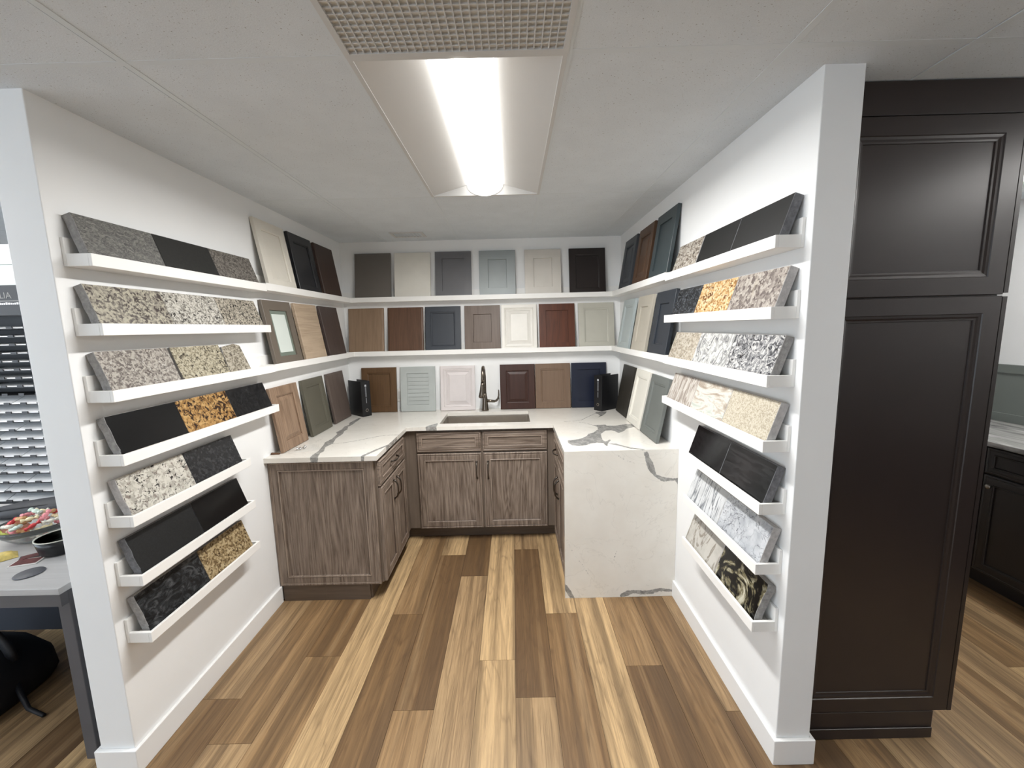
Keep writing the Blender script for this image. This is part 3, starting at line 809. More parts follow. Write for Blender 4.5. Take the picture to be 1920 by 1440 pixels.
S_R = {
 0: [('beige and brown mottled stone sample on the topmost pantry-side ledge', granite('beige_brown_mottle', [(.32, (118, 104, 94)), (.48, (180, 170, 156)), (.62, (216, 208, 196))], 40, stretch=(1, 1, 1.5), rot=-.6, specks=[(36, (84, 70, 62), .60, .66)]), 'l'),
     ('plain black stone sample, middle of the topmost pantry-side ledge', granite('plain_black_top', [(.4, (17, 17, 18)), (.6, (22, 22, 23))], 120, rough=.45), 'd'),
     ('plain black stone sample at the free end of the topmost pantry-side ledge', granite('plain_black_end', [(.4, (19, 19, 20)), (.6, (24, 24, 25))], 120, rough=.45), 'd')],
 1: [('charcoal stone sample with grey flecks on the second pantry-side ledge', granite('charcoal_fleck', [(.36, (28, 30, 33)), (.54, (48, 51, 56)), (.68, (92, 96, 102))], 62), 'd'),
     ('golden stone sample with brown streaks, middle of the second pantry-side ledge', granite('golden_streak', [(.32, (164, 122, 74)), (.48, (224, 184, 128)), (.64, (242, 218, 178))], 34, specks=[(30, (112, 70, 40), .58, .63), (50, (52, 36, 28), .65, .69)], stretch=(1, 1, 1.4), rot=-.5), 'm'),
     ('taupe mottled stone sample at the free end of the second pantry-side ledge', granite('taupe_mottle', [(.32, (118, 108, 104)), (.5, (170, 160, 152)), (.66, (200, 192, 182))], 34, specks=[(24, (96, 84, 80), .60, .67)], cloud=(5, (206, 194, 172), .58, .70)), 'l')],
 2: [('sandy beige stone sample on the third pantry-side ledge', granite('sandy_beige', [(.34, (160, 150, 134)), (.5, (196, 186, 168)), (.66, (212, 204, 190))], 46, specks=[(40, (128, 112, 98), .62, .68)]), 'l'),
     ('white and grey flowing stone sample, middle of the third pantry-side ledge', granite('white_grey_flow', [(.36, (112, 112, 116)), (.48, (184, 184, 182)), (.56, (226, 226, 222))], 17, dist=3.0, stretch=(1.3, 1, .8), rot=.5, specks=[(60, (70, 70, 74), .64, .69)]), 'm'),
     ('busy white, grey and black stone sample at the free end of the third pantry-side ledge', granite('busy_grey', [(.38, (66, 66, 70)), (.5, (156, 156, 158)), (.6, (228, 226, 222))], 34, dist=2.2, specks=[(26, (52, 50, 52), .60, .65)]), 'm')],
 3: [('beige stone sample with upright streaks on the fourth pantry-side ledge', granite('beige_streak', [(.34, (160, 148, 138)), (.5, (202, 194, 184)), (.66, (220, 214, 206))], 40, stretch=(1, 1, .22), specks=[(30, (92, 82, 80), .70, .73)]), 'l'),
     ('beige and milky-green wavy stone sample, middle of the fourth pantry-side ledge', granite('milky_wave', [(.34, (172, 158, 142)), (.46, (206, 196, 182)), (.54, (232, 230, 222)), (.66, (198, 204, 194))], 9, dist=2.4, stretch=(.6, 1, 1.6), specks=[(50, (130, 120, 106), .66, .71)]), 'l'),
     ('tan sandstone-like stone sample at the free end of the fourth pantry-side ledge', granite('tan_grain', [(.34, (186, 176, 156)), (.5, (212, 202, 182)), (.66, (222, 214, 196))], 90, specks=[(60, (122, 104, 84), .67, .72)]), 'l')],
 4: [('glossy black stone sample nearest the worktop end on the fifth pantry-side ledge', granite('glossy_black', [(.4, (18, 18, 19)), (.66, (34, 34, 35))], 50, rough=.12), 'd'),
     ('glossy black stone sample with faint streaks at the free end of the fifth pantry-side ledge', granite('streak_black', [(.4, (20, 20, 21)), (.66, (40, 40, 41))], 30, stretch=(.3, 1, 1.4), rough=.12), 'd')],
 5: [('white stone sample with upright grey lines on the sixth pantry-side ledge', granite('white_line', [(.35, (214, 216, 218)), (.6, (234, 236, 238))], 12, veins=[(14, (128, 132, 138), .004, .026, 1.0, (1.2, 1, .16))]), 'l'),
     ('white stone sample with cracked grey veins at the free end of the sixth pantry-side ledge', granite('white_crack', [(.35, (186, 190, 196)), (.6, (222, 225, 229))], 14, veins=[(9, (104, 106, 112), .001, .012, 1.5, (1, 1, 1)), (20, (150, 152, 158), .001, .014, 1.0, (1, 1, 1))]), 'l')],
 6: [('pale grey-beige stone sample with soft lines on the lowest pantry-side ledge', granite('pale_greige', [(.35, (190, 186, 178)), (.6, (216, 212, 204))], 10, veins=[(10, (158, 150, 138), .004, .03, 1.2, (1, 1, .3))]), 'l'),
     ('dramatic black and gold stone sample at the free end of the lowest pantry-side ledge', granite('black_gold', [(.40, (12, 12, 12)), (.50, (30, 29, 26)), (.56, (128, 120, 92)), (.64, (214, 208, 186))], 9, dist=2.4), 'm')]}
CR = {0: [-1.480, -1.7795, -2.085], 1: [-1.490, -1.780, -2.085], 2: [-1.475, -1.7795, -2.085], 3: [-1.475, -1.7795, -2.085], 4: [-1.783, -2.0875], 5: [-1.783, -2.0875], 6: [-1.783, -2.0875]}
for k, row in S_R.items():
    for q, (lb, mt, ed) in enumerate(row):
        w = .3035
        if k < 2 and q == 0: w = .28
        stone(lb, mt, ed, 'R', CR[k][q], ZL[k], w, group='stone samples on the pantry-side wall', rough_end=.012 if (k == 6 and q == 1) else 0)
# ------------------------------------------------------------------ worktop
def inside(px, py, poly):
    r = np.zeros(px.shape, bool); n = len(poly); j = n - 1
    for i in range(n):
        xi, yi = poly[i]; xj, yj = poly[j]
        c = ((yi > py) != (yj > py)) & (px < (xj - xi) * (py - yi) / ((yj - yi) if yj != yi else 1e-9) + xi)
        r ^= c; j = i
    return r
def seg_d(px, py, a, b):
    ax, ay = a; bx, by = b
    dx, dy = bx - ax, by - ay
    t = np.clip(((px - ax) * dx + (py - ay) * dy) / max(dx * dx + dy * dy, 1e-12), 0, 1)
    return np.hypot(px - ax - t * dx, py - ay - t * dy)
def vein_field(px, py, polys, lines, lw=.003):
    best = np.full(px.shape, -.05)
    for p in polys.values():
        d = np.full(px.shape, 1.0)
        for i in range(len(p)):
            d = np.minimum(d, seg_d(px, py, p[i], p[(i + 1) % len(p)]))
        best = np.maximum(best, np.where(inside(px, py, p), d, -d))
    for p in lines.values():
        for i in range(len(p) - 1):
            best = np.maximum(best, lw - seg_d(px, py, p[i], p[i + 1]))
    return best
def quartz():
    m = NT('veined_white_quartz', .16, spec=.5)
    at = m.n('ShaderNodeAttribute'); at.attribute_name = 'vein'
    v = m.coords(rand=False)
    base = m.ramp(m.noise(v, 6, 4), [(.3, (226, 222, 214)), (.7, (234, 231, 224))])
    ad = m.n('ShaderNodeMath', operation='MULTIPLY_ADD'); ad.inputs[1].default_value = .014; ad.inputs[2].default_value = -.007
    m.l(m.noise(v, 70, 4, .6), ad.inputs[0])
    s = m.n('ShaderNodeMath', operation='ADD'); m.l(at.outputs['Fac'], s.inputs[0]); m.l(ad.outputs[0], s.inputs[1])
    mr = m.n('ShaderNodeMapRange'); mr.inputs[1].default_value = -.0012; mr.inputs[2].default_value = .0012
    m.l(s.outputs[0], mr.inputs[0])
    vc = m.ramp(m.noise(v, 28, 5, .6, 1.2), [(.32, (122, 122, 120)), (.5, (150, 149, 146)), (.68, (178, 176, 172))])
    hair = m.noise(v, 3.2, 4, .6, 1.0)
    a = m.n('ShaderNodeMath', operation='SUBTRACT'); a.inputs[1].default_value = .5; m.l(hair, a.inputs[0])
    b_ = m.n('ShaderNodeMath', operation='ABSOLUTE'); m.l(a.outputs[0], b_.inputs[0])
    base = m.mix(m.ramp(b_.outputs[0], [(.0, (.16, .16, .16, 1)), (.006, (0, 0, 0, 1))]), base, lin((150, 148, 142)))
    return m.color(m.mix(mr.outputs[0], base, vc))
M['quartz'] = quartz()
CY = -1.330
SKX0, SKX1, SKY0, SKY1 = -.437, .253, -.556, -.150
def worktop():
    root = thing('worktop', 'U-shaped white worktop with grey veins over the grey-washed base cabinets', 'worktop', (0, 0, 0))
    def lines(brk, step):
        out = []
        for a, b in zip(brk[:-1], brk[1:]):
            n = max(1, round((b - a) / step)); out += [a + (b - a) * k / n for k in range(n)]
        return out + [brk[-1]]
    xs = lines([XL + .0006, CXL, SKX0, SKX1, CXR, XR - .0006], .0055)
    ys = lines([CY, CYB, SKY0, SKY1, -.0006], .0055)
    nx, ny = len(xs), len(ys)
    def cell(i, j):
        x = (xs[i] + xs[i + 1]) / 2; y = (ys[j] + ys[j + 1]) / 2
        if CXL < x < CXR and y < CYB: return False
        if SKX0 < x < SKX1 and SKY0 < y < SKY1: return False
        return True
    ok = np.array([[cell(i, j) for j in range(ny - 1)] for i in range(nx - 1)])
    idx = {}; V = []; F = []
    zt, zb = ZT, ZT - .028
    def vid(i, j, z):
        k = (i, j, z)
        if k not in idx:
            idx[k] = len(V); V.append((xs[i], ys[j], z))
        return idx[k]
    for i in range(nx - 1):
        for j in range(ny - 1):
            if not ok[i, j]: continue
            F.append((vid(i, j, zt), vid(i + 1, j, zt), vid(i + 1, j + 1, zt), vid(i, j + 1, zt)))
            F.append((vid(i, j, zb), vid(i, j + 1, zb), vid(i + 1, j + 1, zb), vid(i + 1, j, zb)))
            for (di, dj, a, b) in ((-1, 0, (i, j), (i, j + 1)), (1, 0, (i + 1, j + 1), (i + 1, j)), (0, -1, (i + 1, j), (i, j)), (0, 1, (i, j + 1), (i + 1, j + 1))):
                u, w = i + di, j + dj
                if not (0 <= u < nx - 1 and 0 <= w < ny - 1) or not ok[u, w]:
                    F.append((vid(*a, zt), vid(*b, zt), vid(*b, zb), vid(*a, zb)))
    mb = MB(); mb.add(V, F)
    o = mb.build('worktop_slab', M['quartz'], root)
    co = np.empty(len(o.data.vertices) * 3); o.data.vertices.foreach_get('co', co); co = co.reshape(-1, 3)
    f = vein_field(co[:, 0], co[:, 1], VEIN_TOP, VEIN_TOP_LINE)
    face = (co[:, 1] < CY + .001) & (co[:, 0] > CXR - .001)
    f2 = vein_field(co[:, 0], co[:, 2], VEIN_FACE, VEIN_FACE_LINE, .0008)
    f = np.where(face & (co[:, 2] < ZT - .001), f2, f)
    a = o.data.attributes.new('vein', 'FLOAT', 'POINT'); a.data.foreach_set('value', f.astype(np.float32))
    # waterfall end
    x0, x1, y0, y1, z0, z1 = CXR, XR - .0006, CY, CY + .028, .0006, ZT - .0282
    xs2 = lines([x0, x1], .006); zs = lines([z0, z1], .006); V = []; F = []
    n, k = len(xs2), len(zs)
    for x in xs2:
        for z in zs: V.append((x, y0, z))
    for i in range(n - 1):
        for j in range(k - 1):
            F.append((i * k + j, (i + 1) * k + j, (i + 1) * k + j + 1, i * k + j + 1))
    b = len(V); V += [(x0, y1, z0), (x1, y1, z0), (x1, y1, z1), (x0, y1, z1)]
    c = [0, (n - 1) * k, n * k - 1, k - 1]
    F.append((b, b + 3, b + 2, b + 1))
    F.append(tuple([b, b + 1] + [i * k for i in range(n - 1, -1, -1)]))
    F.append(tuple([b + 2, b + 3] + [i * k + k - 1 for i in range(n)]))
    F.append(tuple([b + 3, b] + [j for j in range(k)]))
    F.append(tuple([b + 1, b + 2] + [(n - 1) * k + j for j in range(k - 1, -1, -1)]))
    mb = MB(); mb.add(V, F); o = mb.build('waterfall_panel', M['quartz'], root)
    co = np.empty(len(o.data.vertices) * 3); o.data.vertices.foreach_get('co', co); co = co.reshape(-1, 3)
    f2 = vein_field(co[:, 0], co[:, 2], VEIN_FACE, VEIN_FACE_LINE, .0008)
    a = o.data.attributes.new('vein', 'FLOAT', 'POINT'); a.data.foreach_set('value', f2.astype(np.float32))
worktop()

# ------------------------------------------------------------------ grey-washed oak base cabinets
OAKL, OAKD = (158, 143, 130), (92, 78, 68)
M['oak'] = wood('grey_washed_oak', OAKL, OAKD, 2, 1.0, 1.5, .45, .5, 60, 16)
M['oak_bead'] = wood('grey_washed_bead', (176, 161, 148), (140, 124, 111), 2, 1.0, .6, .45, .2)
M['oak_groove'] = wood('grey_washed_groove', (92, 78, 68), (74, 62, 54), 2, 1.0, .6, .5, .2)
M['oak_h'] = wood('grey_washed_oak_level', OAKL, OAKD, 0, 1.0, 1.5, .45, .5, 60, 16)
M['carcass'] = wood('grey_washed_plain', (128, 114, 102), (98, 87, 77), 2, 1, .6, .5, .2)
M['toe'] = wood('grey_washed_toe', (112, 97, 84), (84, 72, 62), 0, 1, .6, .5, .2)
M['dark_gap'] = paint('reveal_dark', (52, 42, 36), .8)
CAB_PROF = [(0, .006), (.004, .002), (.010, .001), (.013, .0035), (.016, .0035), (.020, .002), (.048, .002), (.050, .0035), (.053, .0005), (.057, .0005), (.060, .004), (.0605, .010)]
DRW_PROF = [(0, .006), (.004, .002), (.010, .001), (.013, .0035), (.016, .0035), (.019, .002), (.034, .002), (.036, .0035), (.038, .0005), (.042, .0005), (.045, .004), (.0455, .009)]
def ring_mats(mb, prof, n0=0, back=True):
    """Beads of the frame get the lighter rub-through, grooves the darker glaze."""
    off = 1 + (4 if back else 0)
    for k in range(len(prof) - 1):
        (i0, d0), (i1, d1) = prof[k], prof[k + 1]
        mi = 1 if (abs(d0 - d1) < 1e-6 and .0035 < i1 - i0 < .006) else (2 if (d0 > .003 and d1 > .003 and i1 - i0 < .0045 and d0 < .0045) else 0)
        for q in range(4):
            mb.m[off + 4 * k + q] = mi
def oak3(m):
    return [m, M['oak_bead'], M['oak_groove']]
def cab_front(name, w, h, root, loc, mat, prof=None, t=.021):
    mb = MB(); frame_loops(mb, -w / 2, w / 2, 0, h, t, prof or CAB_PROF, True); ring_mats(mb, prof or CAB_PROF)
    return mb.build(name, oak3(mat), root, loc=loc)
def pull(parent, L, loc, vertical):
    """Arched bar pull with flared feet."""
    mb = MB(); n = 16; pts = []; rad = []
    for k in range(n + 1):
        a = k / n; x = (a - .5) * L
        d = -.026 * (1 - abs(2 * a - 1) ** 4) - .002
        pts.append((0, d, x) if vertical else (x, d, 0)); rad.append(.0042 + .0022 * abs(2 * a - 1) ** 3)
    mb.tube(pts, rad, 10)
    for s in (-.5, .5):
        q = (0, -.001, s * L) if vertical else (s * L, -.001, 0)
        e = (0, -.006, s * L) if vertical else (s * L, -.006, 0)
        mb.tube([q, e], [.0085, .006], 10)
    return mb.build('handle', M['black_metal'], parent, loc=loc)
GC = 'grey-washed oak base cabinets'
CZ0, CZ1 = .105, ZT - .0285
def body(root, x0, x1, y0, y1, tx0, tx1, ty0, ty1):
    mb = MB(); mb.box(x0, x1, y0, y1, CZ0, CZ1); mb.build('carcass', M['carcass'], root)
    mb = MB(); mb.box(tx0, tx1, ty0, ty1, .0004, CZ0); mb.build('toe_kick', M['toe'], root)
# sink base, facing the room
FYB = -.610
t = thing('base_cabinet', 'grey-washed oak sink base cabinet with two doors under two false drawer fronts', 'base cabinet', (0, 0, 0), 0, GC)
mb = MB()
mb.box(-.6918, -.600, FYB, FYB + .02, CZ0, CZ1); mb.box(.372, .4398, FYB, FYB + .02, CZ0, CZ1)
mb.box(-.6918, .4398, FYB + .0005, FYB + .0205, CZ0, CZ0 + .03); mb.box(-.6918, .4398, FYB + .0006, FYB + .0206, .845, CZ1)
mb.box(-.6918, .4398, FYB + .0004, FYB + .0204, .695, .725); mb.box(-.135, -.095, FYB + .0003, FYB + .0203, CZ0, CZ1)
mb.build('face_frame', M['carcass'], t)
mb = MB(); mb.box(-.690, -.672, FYB + .021, -.002, CZ0, CZ1); mb.box(.420, .438, FYB + .021, -.002, CZ0, CZ1)
mb.box(-.672, .420, FYB + .021, -.002, CZ0, CZ0 + .018); mb.box(-.672, .420, -.012, -.002, CZ0 + .018, CZ1); mb.build('carcass', M['carcass'], t)
mb = MB(); mb.box(-.7605, .5105, FYB + .07, FYB + .088, .0004, CZ0 - .0005); mb.build('toe_kick', M['toe'], t)
for xc, hs in ((-.3625, 1), (.1325, -1)):
    cab_front('drawer_front', .482, .151, t, (xc, FYB - .0006, .713), M['oak_h'], DRW_PROF)
    d = cab_front('door', .480, .594, t, (xc, FYB - .0006, .107), M['oak'])
    pull(d, .128, (hs * .205, -.021, .462), True)
# desk-side run: end panel, drawer and two doors
FXL = -.686
t = thing('base_cabinet', 'grey-washed oak base cabinet with panelled end, below the framed brown door samples', 'base cabinet', (0, 0, 0), 0, GC)
body(t, XL + .016, FXL, -1.2840, -.6125, XL + .016, FXL - .075, -1.2840, -.5225)
mb = MB(); frame_loops(mb, XL + .0012, FXL - .012, CZ0 - .004, CZ1, .020, [(0, .004), (.004, .0), (.012, .0), (.014, .003), (.018, .003), (.020, .0015), (.052, .0015), (.054, .004), (.056, .0), (.061, .0), (.064, .005), (.0645, .010)], True, y0=-1.2845)
ring_mats(mb, [(0, .004), (.004, .0), (.012, .0), (.014, .003), (.018, .003), (.020, .0015), (.052, .0015), (.054, .004), (.056, .0), (.061, .0), (.064, .005), (.0645, .010)])
mb.build('end_panel', oak3(M['oak']), t)
mb = MB(); mb.box(XL + .016, -1.04, -1.2975, -1.2845, .0004, CZ0 - .0045); mb.box(-1.04, -.772, -1.2970, -1.2845, .0004, CZ0 - .0045); mb.build('toe_board', M['toe'], t)
def side_front(name, yc, z0, w, h, mat, prof, sgn, x):
    mb = MB(); frame_loops(mb, -w / 2, w / 2, 0, h, .021, prof, True); ring_mats(mb, prof)
    o = mb.build(name, oak3(mat), t, loc=(x, yc, z0)); o.rotation_euler = (0, 0, R(90 * sgn)); return o
YD0, YD1 = -1.277, -.735
yc = (YD0 + YD1) / 2; wd = YD1 - YD0
d = side_front('drawer', yc, .713, wd, .151, M['oak_h'], DRW_PROF, 1, FXL + .0006)
pull(d, .125, (0, -.0205, .082), False)
for s in (-1, 1):
    d = side_front('door', yc + s * (wd / 4 + .001), .107, wd / 2 - .002, .594, M['oak'], CAB_PROF, 1, FXL + .0006)
    pull(d, .125, (-s * (wd / 4 - .034), -.021, .490), True)
# pantry-side run, behind the waterfall end
FXR = .4360
t = thing('base_cabinet', 'grey-washed oak base cabinet hidden behind the white waterfall end', 'base cabinet', (0, 0, 0), 0, GC)
body(t, FXR, XR - .016, -1.3005, -.6125, FXR + .075, XR - .016, -1.3005, -.5225)
YD0, YD1 = -1.292, -.700
yc = (YD0 + YD1) / 2; wd = YD1 - YD0
d = side_front('drawer', yc, .713, wd, .151, M['oak_h'], DRW_PROF, -1, FXR - .0006)
pull(d, .125, (-.06, -.0205, .075), False)
for s in (-1, 1):
    d = side_front('door', yc + s * (wd / 4 + .001), .107, wd / 2 - .002, .594, M['oak'], CAB_PROF, -1, FXR - .0006)
    pull(d, .125, (s * (wd / 4 - .034), -.021, .455), True)

# ------------------------------------------------------------------ sink and tap
M['sink_steel'] = metal('satin_steel', (206, 200, 192), .36)
t = thing('sink', 'stainless steel undermount sink set into the white worktop', 'sink', ((SKX0 + SKX1) / 2, (SKY0 + SKY1) / 2, ZT - .0285))
a, c, dp = (SKX1 - SKX0) / 2 + .004, (SKY1 - SKY0) / 2 + .004, .215
def rrect(a, c, r, z, n=6):
    out = []
    for sx, sy, q0 in ((1, 1, 0), (-1, 1, 90), (-1, -1, 180), (1, -1, 270)):
        for k in range(n + 1):
            q = R(q0 + 90 * k / n)
            out.append((sx * (a - r) + r * math.cos(q), sy * (c - r) + r * math.sin(q), z))
    return out
rings = [rrect(a + .018, c + .018, .03, -.0002), rrect(a, c, .02, -.0003), rrect(a - .001, c - .001, .02, -.01), rrect(a - .004, c - .004, .022, -dp + .02), rrect(a - .016, c - .016, .03, -dp + .003), rrect(a - .03, c - .03, .03, -dp)]
outer = [rrect(a + .018, c + .018, .03, -.0025), rrect(a + .0025, c + .0025, .022, -.003), rrect(a + .0015, c + .0015, .022, -dp + .015), rrect(a - .02, c - .02, .03, -dp - .003)]
n = len(rings[0]); vs = [p for r in outer[::-1] + rings for p in r]; fs = []
tot = len(outer) + len(rings)
for k in range(tot - 1):
    for q in range(n): fs.append((k * n + q, k * n + (q + 1) % n, (k + 1) * n + (q + 1) % n, (k + 1) * n + q))
fs.append(tuple(range(n))); fs.append(tuple((tot - 1) * n + q for q in range(n)))
mb = MB(); mb.add(vs, fs, 0, False); mb.build('sink_bowl', M['sink_steel'], t)
mb = MB(); mb.lathe([(.0, .0035), (.02, .003), (.042, .004), (.045, .0012), (.045, .0003)], 28, (0, .06, -dp)); mb.build('drain', metal('drain_steel', (150, 146, 140), .3), t)

M['tap'] = metal('dark_stainless', (126, 117, 108), .22)
t = thing('tap', 'tall gooseneck pull-down kitchen tap behind the sink', 'tap', (-.118, -.085, ZT + .0004))
mb = MB(); mb.lathe([(.031, 0), (.031, .006), (.028, .02), (.025, .06), (.0225, .10), (.018, .13), (.0145, .16)], 28); mb.build('tap_body', M['tap'], t)
mb = MB(); pts = [(0, 0, .155), (0, 0, .22), (0, 0, .30)]
for k in range(1, 13):
    q = math.pi * k / 13
    pts.append((-.004 * k / 13, -.065 + .065 * math.cos(q), .30 + .085 * math.sin(q)))
pts += [(-.006, -.131, .29), (-.007, -.133, .262)]
mb.tube(pts, [.0145] * 3 + [.0135] * (len(pts) - 3), 14); mb.build('spout', M['tap'], t)
mb = MB(); mb.tube([(-.007, -.133, .262), (-.008, -.134, .245), (-.012, -.137, .19), (-.016, -.14, .145), (-.0165, -.1405, .135)], [.0145, .016, .021, .027, .024], 18); mb.build('spray_head', M['tap'], t)
mb = MB(); mb.tube([(.018, -.004, .085), (.045, -.006, .084), (.085, -.008, .080)], [.0145, .0135, .011], 14)
mb.tube([(.08, -.008, .080), (.10, -.009, .087), (.114, -.009, .105), (.121, -.008, .135), (.1215, -.006, .172), (.119, -.005, .182)], [.0105, .010, .0085, .007, .0052, .003], 12); mb.build('tap_handle', M['tap'], t)

# ------------------------------------------------------------------ things on the worktop
M['binder'] = paint('binder_black', (14, 15, 19), .45, .05, 12, .1)
M['binder_in'] = paint('binder_paper', (205, 206, 208), .7)
M['silver'] = paint('binder_print', (188, 190, 196), .4)
def binder(label, corner, nrm, width, cover_sign):
    """corner: foot of the spine edge that the cover leaves from; nrm: the way the spine faces."""
    nx, ny = nrm; L = math.hypot(nx, ny); nx, ny = nx / L, ny / L
    rz = math.atan2(ny, nx) + math.pi / 2          # local -y faces nrm
    t = thing('ring_binder', label, 'binder', (corner[0], corner[1], ZT + .0006), rz, 'black binders on the worktop')
    h, dpt = .298, .208
    s = cover_sign                                  # +1: local x runs from the corner to +width
    def bx(mb, x0, x1, *r): mb.box(min(s * x0, s * x1), max(s * x0, s * x1), *r)
    mb = MB(); bx(mb, 0, width, 0, .003, 0, h); mb.build('spine', M['binder'], t, bevel=.0008)
    for x, nm in ((.0, 'cover'), (width - .003, 'cover')):
        mb = MB(); bx(mb, x, x + .003, .003, dpt, 0, h); mb.build(nm, M['binder'], t, bevel=.0008)
    mb = MB(); bx(mb, .006, .034, .012, dpt - .02, .006, h - .012); mb.build('paper', M['binder_in'], t)
    xm = width * .5
    mb = MB(); bx(mb, xm - .008, xm + .008, -.0006, 0, .252, .268); mb.build('emblem', M['silver'], t)
    mb = MB(); rnd = random.Random(5); z = .246
    for k in range(7):
        q = .008 + .003 * rnd.random()
        bx(mb, xm - .006, xm + .006, -.0005, 0, z - q, z); z -= q + .0016
    bx(mb, xm - .0035, xm + .0035, -.0005, 0, z - .052, z - .006)
    mb.build('spine_print', paint('binder_print_dull', (120, 122, 128), .5), t)
    mb = MB(); nn = 20; rr = .0125; ri = .0095
    vs = []; fs = []
    for k in range(nn):
        q = 2 * math.pi * k / nn
        vs += [(s * xm + rr * math.cos(q), -.0012, .052 + rr * math.sin(q)), (s * xm + ri * math.cos(q), -.0012, .052 + ri * math.sin(q)), (s * xm + rr * math.cos(q), .0, .052 + rr * math.sin(q)), (s * xm + ri * math.cos(q), .0, .052 + ri * math.sin(q))]
    for k in range(nn):
        a4, b4 = k * 4, ((k + 1) % nn) * 4
        fs += [(a4, b4, b4 + 1, a4 + 1), (a4, a4 + 2, b4 + 2, b4), (a4 + 1, b4 + 1, b4 + 3, a4 + 3), (a4 + 2, a4 + 3, b4 + 3, b4 + 2)]
    mb.add(vs, fs); mb.build('finger_ring', M['steel'], t)
    mb = MB(); mb.prism([(s * xm + ri * math.cos(2 * math.pi * k / nn), .052 + ri * math.sin(2 * math.pi * k / nn)) for k in range(nn)], 1, -.0004, .0); mb.build('finger_hole', paint('hole_black', (6, 6, 7), .9), t)
    return t
binder('black ring binder in the desk-side back corner of the worktop, by the brown door sample', (-1.130, -.246), (.76, -.65), .082, 1)
binder('black ring binder in front of the navy door sample on the veined worktop', (.864, -.246), (-.80, -.60), .086, -1)

# bag of knobs, wooden wedge, socket plate
M['chrome'] = metal('bright_chrome', (196, 194, 192), .16)
def clear_film():
    m = NT('clear_film', .08, spec=.8)
    m.b.inputs['Alpha'].default_value = .13
    v = m.coords()
    m.bump(m.noise(v, 60, 3), .6, .004)
    return m.color(m.ramp(m.noise(v, 30, 2), [(.3, (225, 226, 224)), (.7, (245, 245, 244))]))
M['film'] = clear_film()
t = thing('hardware_bag', 'small clear plastic bag of chrome knobs lying at the front of the worktop', 'bag', (-1.160, -1.168, ZT + .0005), R(30))
mb = MB(); N = 14; vs = []; fs = []
for side in (0, 1):
    for i in range(N + 1):
        for j in range(N + 1):
            u, w_ = i / N * 2 - 1, j / N * 2 - 1
            e = max(0, (1 - u * u)) * max(0, (1 - w_ * w_))
            z = (.024 * e ** .6 * (1 + .25 * math.sin(7 * u + 3 * w_)) + .0015) if side == 0 else .0004
            vs.append((u * .085, w_ * .055, z))
for side in (0, 1):
    b0 = side * (N + 1) ** 2
    for i in range(N):
        for j in range(N):
            q = b0 + i * (N + 1) + j; fs.append((q, q + N + 1, q + N + 2, q + 1))
mb.add(vs, fs, 0, True)
mb.build('clear_bag', M['film'], t)
for k, (x, y, rz) in enumerate(((-.040, -.012, .3), (-.004, .006, 1.7))):
    q = thing('loose_knob', ['chrome cabinet knob in the clear bag, nearer the wall', 'chrome cabinet knob in the clear bag, further from the wall'][k], 'knob', (-1.160 + x, -1.168 + y, ZT + .0025), rz, 'chrome knobs in the clear bag')
    mb = MB(); mb.tube([(0, 0, .0085), (.004, 0, .0085), (.008, 0, .0085), (.016, 0, .0085)], [.0085, .0085, .005, .0045], 16); mb.build('knob_stem', M['chrome'], q)
    mb = MB(); mb.tube([(.0155, 0, .0085), (.018, 0, .0085), (.023, 0, .0085), (.026, 0, .0085)], [.0055, .0082, .0082, .004], 16); mb.build('knob_head', M['chrome'], q)
mb = MB(); mb.prism([(-.024, 0), (.024, 0), (.020, .006), (-.024, .012)], 1, -.008, .008)
o = mb.build('wooden_wedge', wood('wedge_wood', (96, 68, 50), (66, 45, 34), 0), None, bevel=.002)
o.location = (-1.287, -1.252, ZT + .0005); o.rotation_euler = (0, 0, R(8)); tag(o, 'small brown wooden wedge at the foot of the brown oak door sample', 'wedge')
t = thing('wall_socket', 'white socket plate on the back wall, half hidden behind the louvred door sample', 'socket', (-.876, -.0006, 1.055))
mb = MB(); mb.box(-.036, .036, -.006, 0, -.058, .058); mb.build('cover_plate', M['plate'], t, bevel=.002)
mb = MB(); mb.box(-.017, .017, -.008, -.0055, -.034, .034); mb.build('socket_face', paint('socket_face', (210, 208, 203), .4), t)
# ------------------------------------------------------------------ tall brown cabinet beside the niche
M['brown'] = paint('dark_brown_stain', (46, 38, 36), .33, .05, 6, .05)
M['brown_door'] = paint('dark_brown_door', (44, 37, 35), .33, .05, 6)
PX0, PX1, PY0, PY1 = XR + TR_ + .0015, 1.785, -2.183, -1.25
t = thing('pantry_cabinet', 'tall dark brown pantry cabinet standing against the niche wall', 'tall cabinet')
mb = MB(); mb.box(PX0, PX1, PY0, PY1, .112, ZC - .0015); mb.build('carcass', M['brown'], t)
mb = MB(); mb.box(PX0 + .016, PX1 - .053, PY0 - .019, PY1 + .01, .0004, .1115); mb.build('toe_kick', M['brown'], t, bevel=.001)
mb = MB(); mb.box(PX0 + .016, PX1 - .055, PY0 - .026, PY0 - .0192, .0005, .045); mb.build('base_moulding', M['brown'], t, bevel=.003)
def end_panel(z0, z1):
    mb = MB()
    frame_loops(mb, PX0, PX1 - .001, z0, z1, .018, [(0, .002), (.002, 0), (.058, 0), (.060, .003), (.068, .004), (.074, .007), (.080, .0075), (.081, .011)], True, y0=PY0 - .0006)
    return mb.build('end_panel', M['brown'], t)
end_panel(.113, 1.693); end_panel(1.697, 2.262)
mb = MB(); mb.box(PX0, PX1, PY0 - .012, PY0 - .0006, 2.2665, ZC - .0015); mb.build('top_filler', M['brown'], t, bevel=.002)
